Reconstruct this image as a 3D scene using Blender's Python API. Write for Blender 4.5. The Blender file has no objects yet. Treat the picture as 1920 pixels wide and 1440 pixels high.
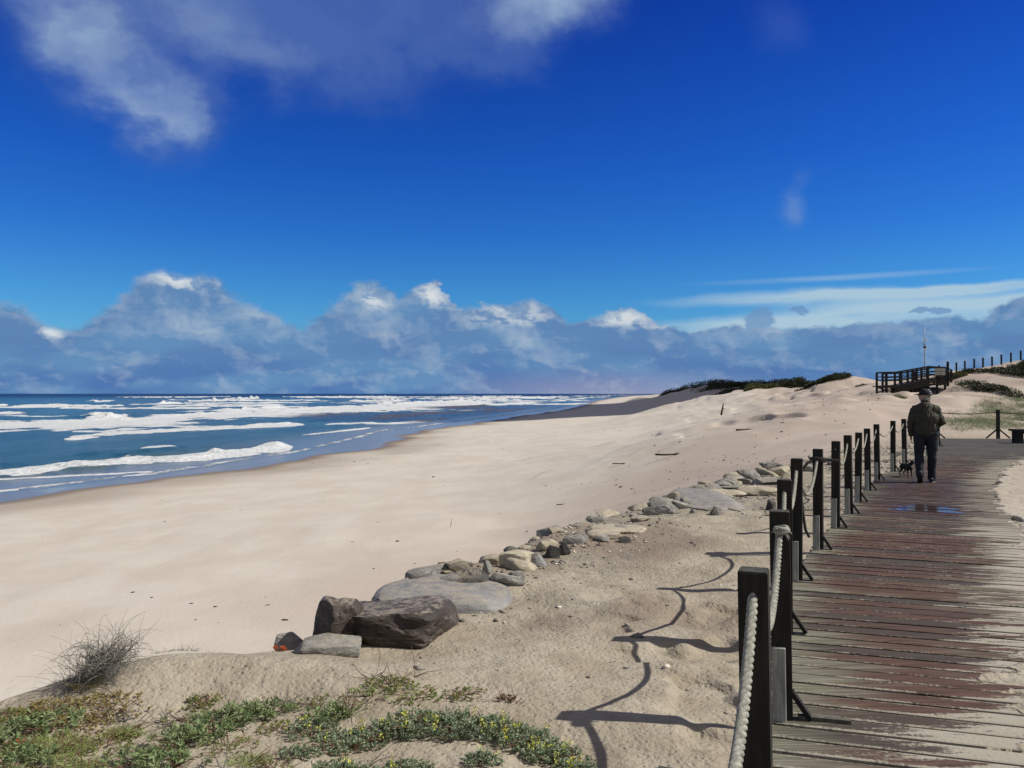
import bpy, bmesh, math, random
import numpy as np
from mathutils import Vector, Matrix, Euler, Quaternion
random.seed(7); RNG = np.random.default_rng(11)
R = math.radians
scene = bpy.context.scene
col = scene.collection
# ------------------------------------------------------------------ camera
EYE = 1.67; F = 1450.0; HZ = 738.0; SEA = -4.83
cam_d = bpy.data.cameras.new('camera'); cam = bpy.data.objects.new('camera', cam_d); col.objects.link(cam)
cam.location = (0, 0, EYE); cam.rotation_euler = (R(90) + math.atan(18 / F), 0, 0)
cam_d.sensor_width = 36; cam_d.lens = F / 1920 * 36; cam_d.clip_start = 0.05; cam_d.clip_end = 90000
scene.camera = cam
# ------------------------------------------------------------------ sun, exposure
SUN_EL, SUN_AZ = 44.5, 93.0            # azimuth clockwise from the view direction
sd = bpy.data.lights.new('sun', 'SUN'); sd.energy = 4.9; sd.angle = R(0.5); sd.color = (1, .955, .88)
so = bpy.data.objects.new('sun', sd); col.objects.link(so)
sunv = Vector((math.sin(R(SUN_AZ)) * math.cos(R(SUN_EL)), math.cos(R(SUN_AZ)) * math.cos(R(SUN_EL)), math.sin(R(SUN_EL))))
so.rotation_euler = sunv.to_track_quat('Z', 'Y').to_euler(); so.location = (20, 0, 30)
scene.view_settings.view_transform = 'Standard'; scene.view_settings.look = 'None'
scene.view_settings.exposure = 0.0; scene.view_settings.gamma = 1; scene.view_settings.use_curve_mapping = False
# ------------------------------------------------------------------ node helper
class N:
    def __init__(s, tree): s.t = tree; s.n = tree.nodes; s.l = tree.links
    def new(s, typ, **kw):
        n = s.n.new(typ)
        for k, v in kw.items(): setattr(n, k, v)
        return n
    def put(s, sock, v):
        if isinstance(v, bpy.types.NodeSocket): s.l.new(v, sock)
        elif v is not None:
            if hasattr(sock.default_value, '__len__') and not hasattr(v, '__len__'): v = (v, v, v)
            if hasattr(sock.default_value, '__len__') and len(sock.default_value) == 4 and len(v) == 3: v = (*v, 1)
            sock.default_value = v
    def m(s, op, a, b=None, c=None, clamp=False):
        n = s.new('ShaderNodeMath', operation=op, use_clamp=clamp)
        for i, v in enumerate((a, b, c)):
            if v is not None: s.put(n.inputs[i], v)
        return n.outputs[0]
    def v(s, op, a, b=None):
        n = s.new('ShaderNodeVectorMath', operation=op)
        s.put(n.inputs[0], a)
        if b is not None: s.put(n.inputs[3 if op == 'SCALE' else 1], b)
        return n.outputs['Value'] if op in ('LENGTH', 'DOT_PRODUCT') else n.outputs[0]
    def xyz(s, x, y, z=0.0):
        n = s.new('ShaderNodeCombineXYZ')
        for i, v in enumerate((x, y, z)): s.put(n.inputs[i], v)
        return n.outputs[0]
    def sep(s, v):
        n = s.new('ShaderNodeSeparateXYZ'); s.put(n.inputs[0], v); return n.outputs
    def noise(s, vec, scale, detail=4, rough=.5, dist=0.0, out=0):
        n = s.new('ShaderNodeTexNoise'); s.put(n.inputs['Vector'], vec); n.inputs['Scale'].default_value = scale
        n.inputs['Detail'].default_value = detail; n.inputs['Roughness'].default_value = rough; n.inputs['Distortion'].default_value = dist
        return n.outputs[out]
    def vor(s, vec, scale, feat='F1', out='Distance'):
        n = s.new('ShaderNodeTexVoronoi', feature=feat); s.put(n.inputs['Vector'], vec); n.inputs['Scale'].default_value = scale
        return n.outputs[out]
    def mr(s, v, a, b, c=0.0, d=1.0, smooth=True):
        n = s.new('ShaderNodeMapRange', interpolation_type='SMOOTHSTEP' if smooth else 'LINEAR')
        s.put(n.inputs[0], v); s.put(n.inputs[1], a); s.put(n.inputs[2], b); s.put(n.inputs[3], c); s.put(n.inputs[4], d)
        return n.outputs[0]
    def mix(s, f, a, b, mode='MIX'):
        n = s.new('ShaderNodeMix', data_type='RGBA', blend_type=mode)
        s.put(n.inputs[0], f); s.put(n.inputs[6], a); s.put(n.inputs[7], b)
        return n.outputs[2]
    def attr(s, name): return s.new('ShaderNodeAttribute', attribute_name=name).outputs['Fac']
    def bump(s, h, strength=.3, dist=.01, normal=None):
        n = s.new('ShaderNodeBump'); s.put(n.inputs['Height'], h); n.inputs['Strength'].default_value = strength
        n.inputs['Distance'].default_value = dist
        if normal is not None: s.put(n.inputs['Normal'], normal)
        return n.outputs[0]

def material(name):
    m = bpy.data.materials.new(name); m.use_nodes = True
    k = N(m.node_tree); b = m.node_tree.nodes['Principled BSDF']
    return m, k, b
def setb(k, b, color=None, rough=None, normal=None, spec=None):
    if color is not None: k.put(b.inputs['Base Color'], color)
    if rough is not None: k.put(b.inputs['Roughness'], rough)
    if normal is not None: k.put(b.inputs['Normal'], normal)
    if spec is not None: k.put(b.inputs['Specular IOR Level'], spec)
# ------------------------------------------------------------------ world: sky and clouds
world = bpy.data.worlds.new('World'); scene.world = world; world.use_nodes = True
def build_world():
    t = world.node_tree; t.nodes.clear(); k = N(t)
    sky = k.new('ShaderNodeTexSky', sky_type='NISHITA', sun_disc=False)
    sky.sun_elevation = R(SUN_EL); sky.sun_rotation = R(SUN_AZ); sky.altitude = 0; sky.air_density = 1.0; sky.dust_density = 0.2; sky.ozone_density = 3.0
    d = k.new('ShaderNodeTexCoord').outputs['Generated']
    x, y, z = k.sep(d)
    az = k.m('ARCTAN2', x, y); el = k.m('ARCSINE', z)
    # deep polarised blue: contrast curve on the clear sky
    rp = k.new('ShaderNodeValToRGB'); k.put(rp.inputs[0], k.m('MULTIPLY', el, 1 / .6)); e = rp.color_ramp.elements
    e[0].position = 0; e[0].color = (.36, .74, 1.02, 1); e[1].position = 1; e[1].color = (.033, .18, .80, 1)
    for p_, c_ in ((.115, (.20, .62, 1.04, 1)), (.20, (.11, .47, 1.08, 1)), (.287, (.073, .37, 1.07, 1)), (.46, (.040, .218, .90, 1))):
        q_ = e.new(p_ / .6); q_.color = c_
    clear = k.mix(1.0, k.v('SCALE', sky.outputs[0], 0.1), rp.outputs[0], 'MULTIPLY')
    P = k.xyz(az, el)
    Pn = k.xyz(az, k.m('MULTIPLY', el, 1.5))
    W1 = k.noise(Pn, 9, 5, .55, out=1); W2 = k.noise(Pn, 32, 6, .6, out=1)
    def warp(a, b_):
        w = k.v('SCALE', k.v('SUBTRACT', W1, (.5, .5, .5)), a)
        w2 = k.v('SCALE', k.v('SUBTRACT', W2, (.5, .5, .5)), b_)
        return k.v('ADD', k.v('ADD', P, w), w2)
    pw = warp(.034, .030); soft = warp(.11, .02)
    pxx, pyy, _ = k.sep(pw); sx, sy, _ = k.sep(soft)
    def ang(px, py):
        a = math.atan((px - 960) / F); return a, math.atan((HZ - py) / F * math.cos(a))
    def blob(src, px, py, rx, ry):
        a, e = ang(px, py)
        q = k.v('MULTIPLY', k.v('SUBTRACT', src, (a, e, 0)), (F / rx, F / ry, 0))
        return k.mr(k.v('LENGTH', q), 1.0, 0.0)
    def summ(lst):
        o = lst[0]
        for b_ in lst[1:]: o = k.m('ADD', o, b_)
        return o
    # top outline of the cumulus bank as a curve over azimuth
    tops = [(-3.14, .13), (-2.4, .07), (-1.7, .12), (-1.1, .08)]
    for px, py in [(-200, 600), (0, 558), (60, 578), (105, 606), (155, 604), (200, 566), (250, 530), (330, 506), (395, 514), (430, 544), (490, 572), (525, 606), (550, 620), (590, 600), (640, 566), (680, 528), (715, 530), (755, 566), (800, 526), (838, 548), (868, 590), (885, 582), (915, 570), (1000, 571), (1040, 582), (1062, 606), (1120, 594), (1190, 584), (1232, 618), (1300, 620), (1400, 622), (1480, 620), (1560, 616), (1640, 612), (1720, 606), (1800, 602), (1850, 592), (1900, 570), (2000, 575)]:
        a, e = ang(px, py - 4); tops.append((a, e))
    tops += [(.9, .09), (1.5, .13), (2.2, .08), (3.14, .13)]
    fc = k.new('ShaderNodeFloatCurve'); cv = fc.mapping.curves[0]
    fc.mapping.use_clip = False
    pts = [((a + math.pi) / (2 * math.pi), e * 4) for a, e in tops]
    cv.points[0].location = pts[0]; cv.points[1].location = pts[-1]
    for p in pts[1:-1]: cv.points.new(*p)
    for p in cv.points: p.handle_type = 'AUTO'
    fc.mapping.update()
    k.put(fc.inputs['Value'], k.mr(pxx, -math.pi, math.pi, 0, 1, smooth=False))
    top = k.m('MULTIPLY', fc.outputs[0], .25)
    depth = k.m('SUBTRACT', top, pyy)                         # how far below the billowy top
    edge_soft = k.mr(az, -.28, -.08, .014, .005)
    bank = k.m('MULTIPLY', k.mr(depth, -.003, edge_soft), k.mr(k.noise(Pn, 14, 4, .5), .22, .40, .72, 1))
    # relief: noise sampled twice, offset towards the sun
    def relief(src, scale, off, det=5):
        a_ = k.noise(src, scale, det, .55); b_ = k.noise(k.v('ADD', src, off), scale, det, .55)
        return k.m('SUBTRACT', a_, b_)
    pv = k.v('MULTIPLY', pw, (1, 1.7, 1))
    rel = k.m('ADD', relief(pv, 13, (.018, .026, 0), 3), k.m('MULTIPLY', relief(pv, 40, (.006, .008, 0), 4), .6))
    low = k.noise(k.v('MULTIPLY', P, (1, 3.2, 1)), 7, 4, .5)
    white = summ([blob(pw, 950, 592, 125, 34), blob(pw, 1165, 604, 85, 26), blob(pw, 330, 522, 80, 26), k.m('MULTIPLY', blob(pw, 410, 540, 50, 30), .5), blob(pw, 700, 560, 45, 42), blob(pw, 805, 555, 45, 38), blob(pw, 95, 620, 32, 17), blob(pw, 1330, 612, 180, 10), blob(pw, 1890, 535, 60, 26)])
    rim = k.mr(depth, .002, .03, 1, 0)
    bright = k.m('ADD', k.m('MULTIPLY', rel, .75), k.m('MULTIPLY', rim, .12))
    grey = summ([blob(pw, 760, 620, 190, 80), blob(pw, 980, 640, 130, 70), blob(pw, 400, 590, 260, 60)])
    bright = k.m('ADD', bright, k.m('MULTIPLY', grey, .13))
    bright = k.m('ADD', bright, k.m('MULTIPLY', k.m('MULTIPLY', white, k.mr(rel, -.10, .09, .25, 1)), .82))
    bright = k.m('ADD', bright, k.mr(low, .35, .7, -.06, .06))
    base = k.mix(k.mr(el, .0, .075), (.078, .180, .43, 1), (.112, .235, .455, 1))
    base = k.mix(k.mr(low, .40, .62), base, (.125, .27, .49, 1))
    base = k.mix(k.m('MULTIPLY', blob(P, 1150, 742, 420, 66), .85), base, (.29, .32, .48, 1))  # far-beach haze painted into the cloud base as a pale pinkish tint
    cloud = k.mix(k.m('ADD', bright, 0.0, clamp=True), base, (.66, .71, .74, 1))
    # high layers
    sxn = k.noise(k.v('MULTIPLY', P, (1, 9, 1)), 5, 5, .6)
    cir = summ([blob(k.v('ADD', P, k.v('SCALE', k.v('SUBTRACT', W1, (.5, .5, .5)), .02)), cx, cy, rx, ry) for cx, cy, rx, ry in
                [(1560, 556, 380, 20), (1720, 576, 330, 22), (1800, 600, 420, 26), (1430, 608, 280, 22), (1800, 540, 320, 13), (2300, 560, 600, 50)]] + [k.m('MULTIPLY', blob(P, 1560, 521, 300, 8), .35)])
    cir = k.m('MULTIPLY', k.m('MINIMUM', k.m('MULTIPLY', cir, 1.15), 1.0), k.mr(sxn, .30, .55, .55, .95))
    # large soft cloud overhead and wisps
    stre = k.noise(k.v('MULTIPLY', soft, (1.0, 1.4, 1)), 4.2, 5, .52)
    big = summ([blob(soft, 190, 30, 260, 190), blob(soft, 330, 170, 130, 170), blob(soft, 640, 50, 420, 190), blob(soft, 960, 20, 270, 150), blob(soft, 560, -180, 820, 290), k.m('MULTIPLY', blob(soft, 1488, 385, 50, 80), .5), k.m('MULTIPLY', blob(soft, 1880, 330, 60, 60), .12), k.m('MULTIPLY', blob(soft, 1460, 40, 90, 110), .22)])
    hi = k.m('MAXIMUM', k.mr(el, .56, .85), k.m('MULTIPLY', k.mr(k.m('ABSOLUTE', az), 1.0, 1.5), k.mr(el, .08, .25)))  # mask for unseen cloud overhead and behind, added to neutralise the blue fill light
    big = k.m('ADD', big, k.m('MULTIPLY', k.mr(k.noise(d, 2.2, 5, .55), .30, .52, 0, 1.4), hi))
    bm = k.m('MULTIPLY', k.mr(big, .02, 1.0), k.mr(stre, .26, .62, .25, 1))
    small = summ([blob(pw, 1500, 587, 36, 14), blob(pw, 1730, 580, 30, 11), blob(pw, 1420, 604, 40, 36), blob(pw, 1765, 586, 22, 9)])
    smk = k.mr(small, .2, .55)
    glow = summ([blob(soft, 120, 30, 110, 110), blob(soft, 185, 110, 120, 95), blob(soft, 260, 165, 100, 80), blob(soft, 325, 210, 60, 75), blob(soft, 1020, 5, 190, 85), k.m('MULTIPLY', blob(soft, 480, 130, 110, 70), .5), k.m('MULTIPLY', blob(soft, 330, 40, 160, 90), .5), k.m('MULTIPLY', blob(P, 1488, 385, 90, 120), .9), k.m('MULTIPLY', blob(P, 1460, 40, 150, 150), .5)])
    bc = k.mix(k.m('MULTIPLY', k.m('MINIMUM', glow, 1.0), k.mr(stre, .25, .6, .55, 1)), (.068, .140, .42, 1), (.33, .46, .62, 1))
    bc = k.mix(hi, bc, k.mix(k.mr(k.noise(d, 3.1, 5, .55), .35, .62), (.17, .17, .155, 1), (.44, .40, .33, 1)))
    c = k.mix(k.m('MULTIPLY', bm, k.m('ADD', .92, k.m('MULTIPLY', hi, .05))), clear, bc)
    c = k.mix(k.m('MULTIPLY', cir, .85), c, (.46, .61, .69, 1))
    c = k.mix(k.m('MULTIPLY', smk, .8), c, (.15, .29, .52, 1))
    c = k.mix(bank, c, cloud)
    c = k.mix(k.mr(el, -.02, -.004, 1, 0), c, (.04, .08, .14, 1))
    bg = k.new('ShaderNodeBackground'); k.put(bg.inputs[0], k.v('SCALE', c, 10.0)); bg.inputs[1].default_value = 0.1
    o = k.new('ShaderNodeOutputWorld'); k.l.new(bg.outputs[0], o.inputs[0])
build_world()
# ------------------------------------------------------------------ object helpers
def tag(o, label=None, cat=None, group=None, kind=None):
    if label: o['label'] = label
    if cat: o['category'] = cat
    if group: o['group'] = group
    if kind: o['kind'] = kind
    return o
def empty(name, loc, label=None, cat=None, group=None, rz=0):
    o = bpy.data.objects.new(name, None); col.objects.link(o); o.location = loc; o.rotation_euler = (0, 0, rz)
    o.empty_display_size = .1
    return tag(o, label, cat, group)
def link(name, me, mat, parent=None, smooth=False):
    if mat is not None and not me.materials: me.materials.append(mat)
    if smooth: me.polygons.foreach_set('use_smooth', [True] * len(me.polygons))
    o = bpy.data.objects.new(name, me); col.objects.link(o)
    if parent: o.parent = parent
    return o
def mesh_from(name, v, f):
    me = bpy.data.meshes.new(name); me.from_pydata([tuple(p) for p in v], [], f); me.update(); return me
def big_mesh(name, V, Q):
    """fast numpy mesh: V (n,3), Q (m,k)"""
    me = bpy.data.meshes.new(name); n, m, kk = len(V), len(Q), Q.shape[1]
    me.vertices.add(n); me.vertices.foreach_set('co', V.astype(np.float32).ravel())
    me.loops.add(m * kk); me.loops.foreach_set('vertex_index', Q.astype(np.int32).ravel())
    me.polygons.add(m); me.polygons.foreach_set('loop_start', np.arange(m, dtype=np.int32) * kk)
    me.update(calc_edges=True); me.validate(); return me
def fattr(me, name, arr):
    a = me.attributes.new(name, 'FLOAT', 'POINT'); a.data.foreach_set('value', arr.astype(np.float32).ravel())
class MB:
    def __init__(s): s.v = []; s.f = []
    def box(s, c, size, rot=None, taper=1.0):
        n = len(s.v); hx, hy, hz = [q / 2 for q in size]
        M = rot.to_matrix() if rot is not None else Matrix.Identity(3)
        for dz in (-1, 1):
            tt = taper if dz > 0 else 1
            for dx, dy in ((-1, -1), (1, -1), (1, 1), (-1, 1)):
                s.v.append(Vector(c) + M @ Vector((dx * hx * tt, dy * hy * tt, dz * hz)))
        s.f += [tuple(n + i for i in q) for q in ((3, 2, 1, 0), (4, 5, 6, 7), (0, 1, 5, 4), (1, 2, 6, 5), (2, 3, 7, 6), (3, 0, 4, 7))]
    def bar(s, a, b, w, h=None, up=(0, 0, 1)):
        a, b = Vector(a), Vector(b); h = h or w
        d = (b - a); L = d.length; d.normalize(); u = Vector(up)
        if abs(d.dot(u)) > .98: u = Vector((1, 0, 0))
        sx = d.cross(u).normalized(); uz = sx.cross(d)
        n = len(s.v)
        for p in (a, b):
            for i, j in ((-1, -1), (1, -1), (1, 1), (-1, 1)): s.v.append(p + sx * i * w / 2 + uz * j * h / 2)
        s.f += [tuple(n + i for i in q) for q in ((0, 1, 2, 3), (7, 6, 5, 4), (0, 4, 5, 1), (1, 5, 6, 2), (2, 6, 7, 3), (3, 7, 4, 0))]
    def tube(s, pts, rad, seg=6, caps=True):
        n0 = len(s.v); pts = [Vector(p) for p in pts]; m = len(pts)
        rad = rad if hasattr(rad, '__len__') else [rad] * m
        up = Vector((0, 0, 1)); prev = None
        for i, p in enumerate(pts):
            d = (pts[min(i + 1, m - 1)] - pts[max(i - 1, 0)])
            d = d.normalized() if d.length > 1e-9 else Vector((0, 0, 1))
            if prev is None: a = d.cross(up if abs(d.z) < .95 else Vector((1, 0, 0))).normalized()
            else: a = (prev - d * prev.dot(d)).normalized()
            prev = a; b = d.cross(a)
            for j in range(seg):
                t = 2 * math.pi * j / seg; s.v.append(p + (a * math.cos(t) + b * math.sin(t)) * rad[i])
        for i in range(m - 1):
            for j in range(seg):
                q = n0 + i * seg; s.f.append((q + j, q + (j + 1) % seg, q + seg + (j + 1) % seg, q + seg + j))
        if caps:
            s.f.append(tuple(n0 + j for j in range(seg - 1, -1, -1))); s.f.append(tuple(n0 + (m - 1) * seg + j for j in range(seg)))
    def ell(s, c, r, rot=None, nu=12, nv=8):
        n0 = len(s.v); M = rot.to_matrix() if rot is not None else Matrix.Identity(3)
        for i in range(1, nv):
            ph = math.pi * i / nv
            for j in range(nu):
                t = 2 * math.pi * j / nu
                s.v.append(Vector(c) + M @ Vector((r[0] * math.sin(ph) * math.cos(t), r[1] * math.sin(ph) * math.sin(t), r[2] * math.cos(ph))))
        a = len(s.v); s.v.append(Vector(c) + M @ Vector((0, 0, r[2]))); s.v.append(Vector(c) - M @ Vector((0, 0, r[2])))
        for i in range(nv - 2):
            for j in range(nu):
                q = n0 + i * nu; s.f.append((q + j, q + nu + j, q + nu + (j + 1) % nu, q + (j + 1) % nu))
        for j in range(nu):
            s.f.append((a, n0 + j, n0 + (j + 1) % nu)); q = n0 + (nv - 2) * nu; s.f.append((a + 1, q + (j + 1) % nu, q + j))
    def build(s, name, mat, parent=None, smooth=False, bevel=0):
        me = mesh_from(name, s.v, s.f)
        if bevel:
            bm = bmesh.new(); bm.from_mesh(me); bmesh.ops.bevel(bm, geom=bm.edges[:], offset=bevel, segments=1, affect='EDGES', profile=.5); bm.to_mesh(me); bm.free()
        return link(name, me, mat, parent, smooth)
# ------------------------------------------------------------------ numpy noise
def _h(i, j, s):
    a = (i.astype(np.int64) * 374761393 + j.astype(np.int64) * 668265263 + s * 974634777) & 0xffffffff
    a = ((a ^ (a >> 13)) * 1274126177) & 0xffffffff
    return ((a ^ (a >> 16)) & 0xffff) / 65535.0
def vn(x, y, s=0):
    i, j = np.floor(x), np.floor(y); fx, fy = x - i, y - j
    u = fx * fx * fx * (fx * (fx * 6 - 15) + 10); w = fy * fy * fy * (fy * (fy * 6 - 15) + 10)
    a, b, c, d = _h(i, j, s), _h(i + 1, j, s), _h(i, j + 1, s), _h(i + 1, j + 1, s)
    return (a + (b - a) * u + (c - a) * w + (a - b - c + d) * u * w) * 2 - 1
def fbm(x, y, wl, octs=4, s=0, gain=.5):
    o = 0; a = 1; x = x / wl; y = y / wl
    for k in range(octs):
        o = o + a * vn(x, y, s + k); x, y = x * 1.93 * .8 + y * 1.93 * .6 + 13.7, -x * 1.93 * .6 + y * 1.93 * .8 + 5.1; a *= gain
    return o
def ss(a, b, x):
    t = np.clip((x - a) / (b - a), 0, 1); return t * t * (3 - 2 * t)
def un(px, py, z):                       # a pixel of the photograph to a point at height z
    D = (EYE - z) * F / (py - HZ); return ((px - 960) / F * D, D, z)
# ------------------------------------------------------------------ layout curves
POSTS = [(.27, 1.20), (.862, 2.66), (1.42, 4.02), (1.94, 5.45), (2.58, 6.98), (3.32, 8.35), (4.07, 9.7), (4.72, 10.8), (5.38, 12.0), (6.18, 13.4), (7.05, 14.9), (8.19, 16.6), (9.1, 17.9), (10.1, 19.2), (11.25, 20.9), (12.3, 22.6), (13.4, 24.3), (14.55, 26.5)]
PY = np.array([-30] + [p[1] for p in POSTS] + [28.9, 60]); PX = np.array([-10] + [p[0] for p in POSTS] + [15.7, 34])
def xF(y): return np.interp(y, PY, PX)
def mS(y0): return np.interp(y0, [2, 6, 12, 19.5, 22.5, 29], [.27, .31, .45, .52, .17, .12])
def LN(y0): return np.interp(y0, [1, 6, 8.5, 14, 20, 21.3, 22.1, 29], [2.8, 2.5, 2.1, 1.95, 2.05, 3.2, 12, 9.5])
def deck_s(x, y):
    y0 = y.copy() if hasattr(y, 'copy') else np.array(y)
    for _ in range(7): y0 = .5 * y0 + .5 * (y + mS(y0) * (x - xF(y0)))
    return (x - xF(y0)) * np.sqrt(1 + mS(y0) ** 2), y0
SHY = [-3000, -200, 0, 40, 51.2, 64, 88, 118, 136, 150, 181, 240, 314, 450, 673, 1200, 2000, 4000, 9000]
SHX = [-900, -95, -48, -38, -33.9, -28.7, -23.8, -22.5, -22.8, -18.6, -13.0, 0, 15, 36, 66, 155, 303, 735, 1740]
def xS(y): return np.interp(y, SHY, SHX)
LY = [-300, -20, 0, 3, 4.3, 4.8, 5.1, 5.4, 6.2, 7.0, 7.7, 9.0, 10.5, 12, 14.1, 16.6, 18.6, 22, 28, 38, 50, 60, 80, 100, 150, 250, 350, 500, 770, 1500, 4000, 9000]
LX = [-40, -6, -3.4, -3.15, -2.85, -2.45, -1.9, -1.45, -1.25, -1.0, -.5, .25, 1.0, 2.0, 3.4, 5.0, 6.7, 9.6, 14.3, 20, 28, 34, 40, 46, 59, 76, 92, 118, 172, 320, 830, 1950]
def xL(y): return np.interp(y, LY, LX)
def height(x, y):
    x = np.asarray(x, float); y = np.asarray(y, float)
    ds = (x - xS(y)) * .97
    zb = SEA - .02 + np.where(ds > 0, 1.25 * ss(0, 48, ds) + .012 * np.minimum(np.maximum(ds, 0), 60), np.maximum(ds, -60) * .03)
    zb = zb + .10 * fbm(x, y, 14, 3, 3) * ss(2, 12, ds) + .02 * fbm(x, y, 2.2, 3, 8) * ss(3, 12, ds)
    W = np.interp(y, [0, 12, 16, 22, 35, 55, 100, 300, 900], [1.6, 1.7, 2.6, 7, 20, 32, 38, 40, 55])
    sl = (xL(y + .5) - xL(y - .5)); cosf = 1 / np.sqrt(1 + np.minimum(np.abs(sl), 1.2) ** 2)
    rag = .22 * fbm(x, y, 1.5, 3, 21) * np.interp(y, [0, 20, 30], [1, 1, 0]) + fbm(x, y, 18, 2, 23) * np.interp(y, [18, 60, 200], [0, 3, 9])
    d = (x - xL(y)) * cosf + rag * np.interp(y, [4, 7], [.2, 1])
    t = ss(0, 1, 1 + d / W)
    C = np.interp(y, [22, 27, 34, 42, 50, 58, 68, 100, 150, 250, 350, 500, 800, 4000], [-.08, .0, .35, .95, 1.35, 1.75, 2.35, 1.9, 2.2, 3.6, 3.6, 2.4, 1.0, 1.0])
    C = C + .13 * np.clip(d, 0, 12) * ss(48, 62, y) * (1 - ss(72, 88, y))
    C = C - 2.4 * ss(7, 26, d) * ss(66, 84, y) * (1 - ss(180, 260, y))
    dn = fbm(x, y, 17, 3, 40); rid = 1 - np.abs(fbm(x, y, 26, 2, 44)) * 1.6
    C = C + (dn * .45 + rid * .55) * ss(40, 75, y) * np.interp(y, [70, 150, 300], [.7, 1.0, 1.3])
    C = C + (.16 * fbm(x, y, 5, 3, 50) - .38 * ss(.2, .42, fbm(x, y * .7, 6, 3, 55)) + .10 * (1 - np.abs(fbm(x, y * .6, 3.2, 3, 57)) * 2)) * ss(32, 42, y)
    C = C + (.030 * fbm(x, y, .75, 3, 60) - .055 * ss(.05, .7, fbm(x, y * 1.3, .36, 2, 62)) * ss(.2, 1.2, x) * (1 - ss(6, 8, y))) * (1 - ss(20, 30, y)) + .05 * fbm(x, y, 2.6, 2, 64)
    z = zb + (C - zb) * t
    # named dunes and the foreground mound
    for cx, cy, rx, ry, h in ((-1.72, 4.72, .95, .42, .19), (-2.3, 4.35, .35, .4, .05), (.1, 4.4, 1.2, .5, .05), (43.2, 102, 5.5, 5, 1.9), (26, 43, 2.6, 1.4, .30), (62, 152, 9, 8, 1.4), (52, 84, 10, 6, 1.8), (20, 47, 3, 1.2, .35), (28.6, 56, 3.0, 1.2, .35)):
        z = z + h * np.exp(-((x - cx) / rx) ** 2 - ((y - cy) / ry) ** 2)
    for cx, cy, r, h in ((22.4, 46, .9, .35), (18.5, 50, 1.0, .22), (23.4, 49, .8, .2)): z = z + h * np.exp(-((x - cx) ** 2 + (y - cy) ** 2) / r ** 2)
    T = np.interp(x, [30, 35, 37.3, 40.5, 43.7, 52, 90], [1.9, 2.6, 3.35, 3.9, 4.6, 5.4, 5.6])
    g = ss(31, 37, x) * np.where(y < 66, np.exp(-((y - 66) / 9.5) ** 2), np.exp(-((y - 66) / 6) ** 2)) * (y > 36)
    z = z + (T + .10 * fbm(x, y, 3, 3, 59) - z) * g
    # ground scooped under the boardwalk, sand blown over its right side
    near = (y < 34) & (x > xF(y) - 3) & (y > -20)
    s, y0 = deck_s(x, y)
    over = np.interp(y0, [1, 3.6, 4.4, 5.1, 6.4, 8, 10, 14, 20], [2.1, 1.80, 1.5, 1.25, .62, .25, .1, .12, .1]) + .13 * fbm(x * .55 + y * .1, y * 2.2, .28, 3, 70) * np.interp(y0, [3, 6], [1.9, 1]) + .10 * fbm(x, y, 1.5, 2, 72)
    over = np.where(y0 > 21.8, .0, over)
    e = s - (LN(y0) - over)
    zr = .003 + .016 * ss(.0, .7, e) + .06 * ss(1.0, 3.2, e) + .012 * fbm(x, y, .22, 3, 75) * ss(.0, .6, e) + .008 * fbm(x, y, .09, 2, 76)
    zdeck = -.15 + (zr + .15) * ss(-.03, .03, e)
    left = ss(-.10, -.02, s)
    side = np.where(y > 26, ss(0, 5, s - LN(y0)), 0)
    zz = z * (1 - left) + left * zdeck
    zz = np.where(s > LN(y0) + .3, zr + (z - zr) * ss(.4, 6, s - LN(y0)), zz)
    endf = 1 - ss(29.05, 29.6, y0)
    z = np.where(near, z + (zz - z) * endf, z)
    return z
def gz(x, y): return float(height(np.array([x]), np.array([y]))[0])
def polar(rows, cols_v, a0, a1, back):
    """tessellation that gets coarser with distance"""
    th = np.concatenate([np.linspace(-np.pi, a0, back, endpoint=False), np.linspace(a0, a1, cols_v), np.linspace(a1, np.pi, back + 1)[1:]])
    T, D = np.meshgrid(th, rows)
    nr, nc = T.shape; i = np.arange(nr * nc).reshape(nr, nc)
    Q = np.stack([i[:-1, :-1].ravel(), i[:-1, 1:].ravel(), i[1:, 1:].ravel(), i[1:, :-1].ravel()], 1)
    return np.sin(T) * D, np.cos(T) * D, Q
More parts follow.
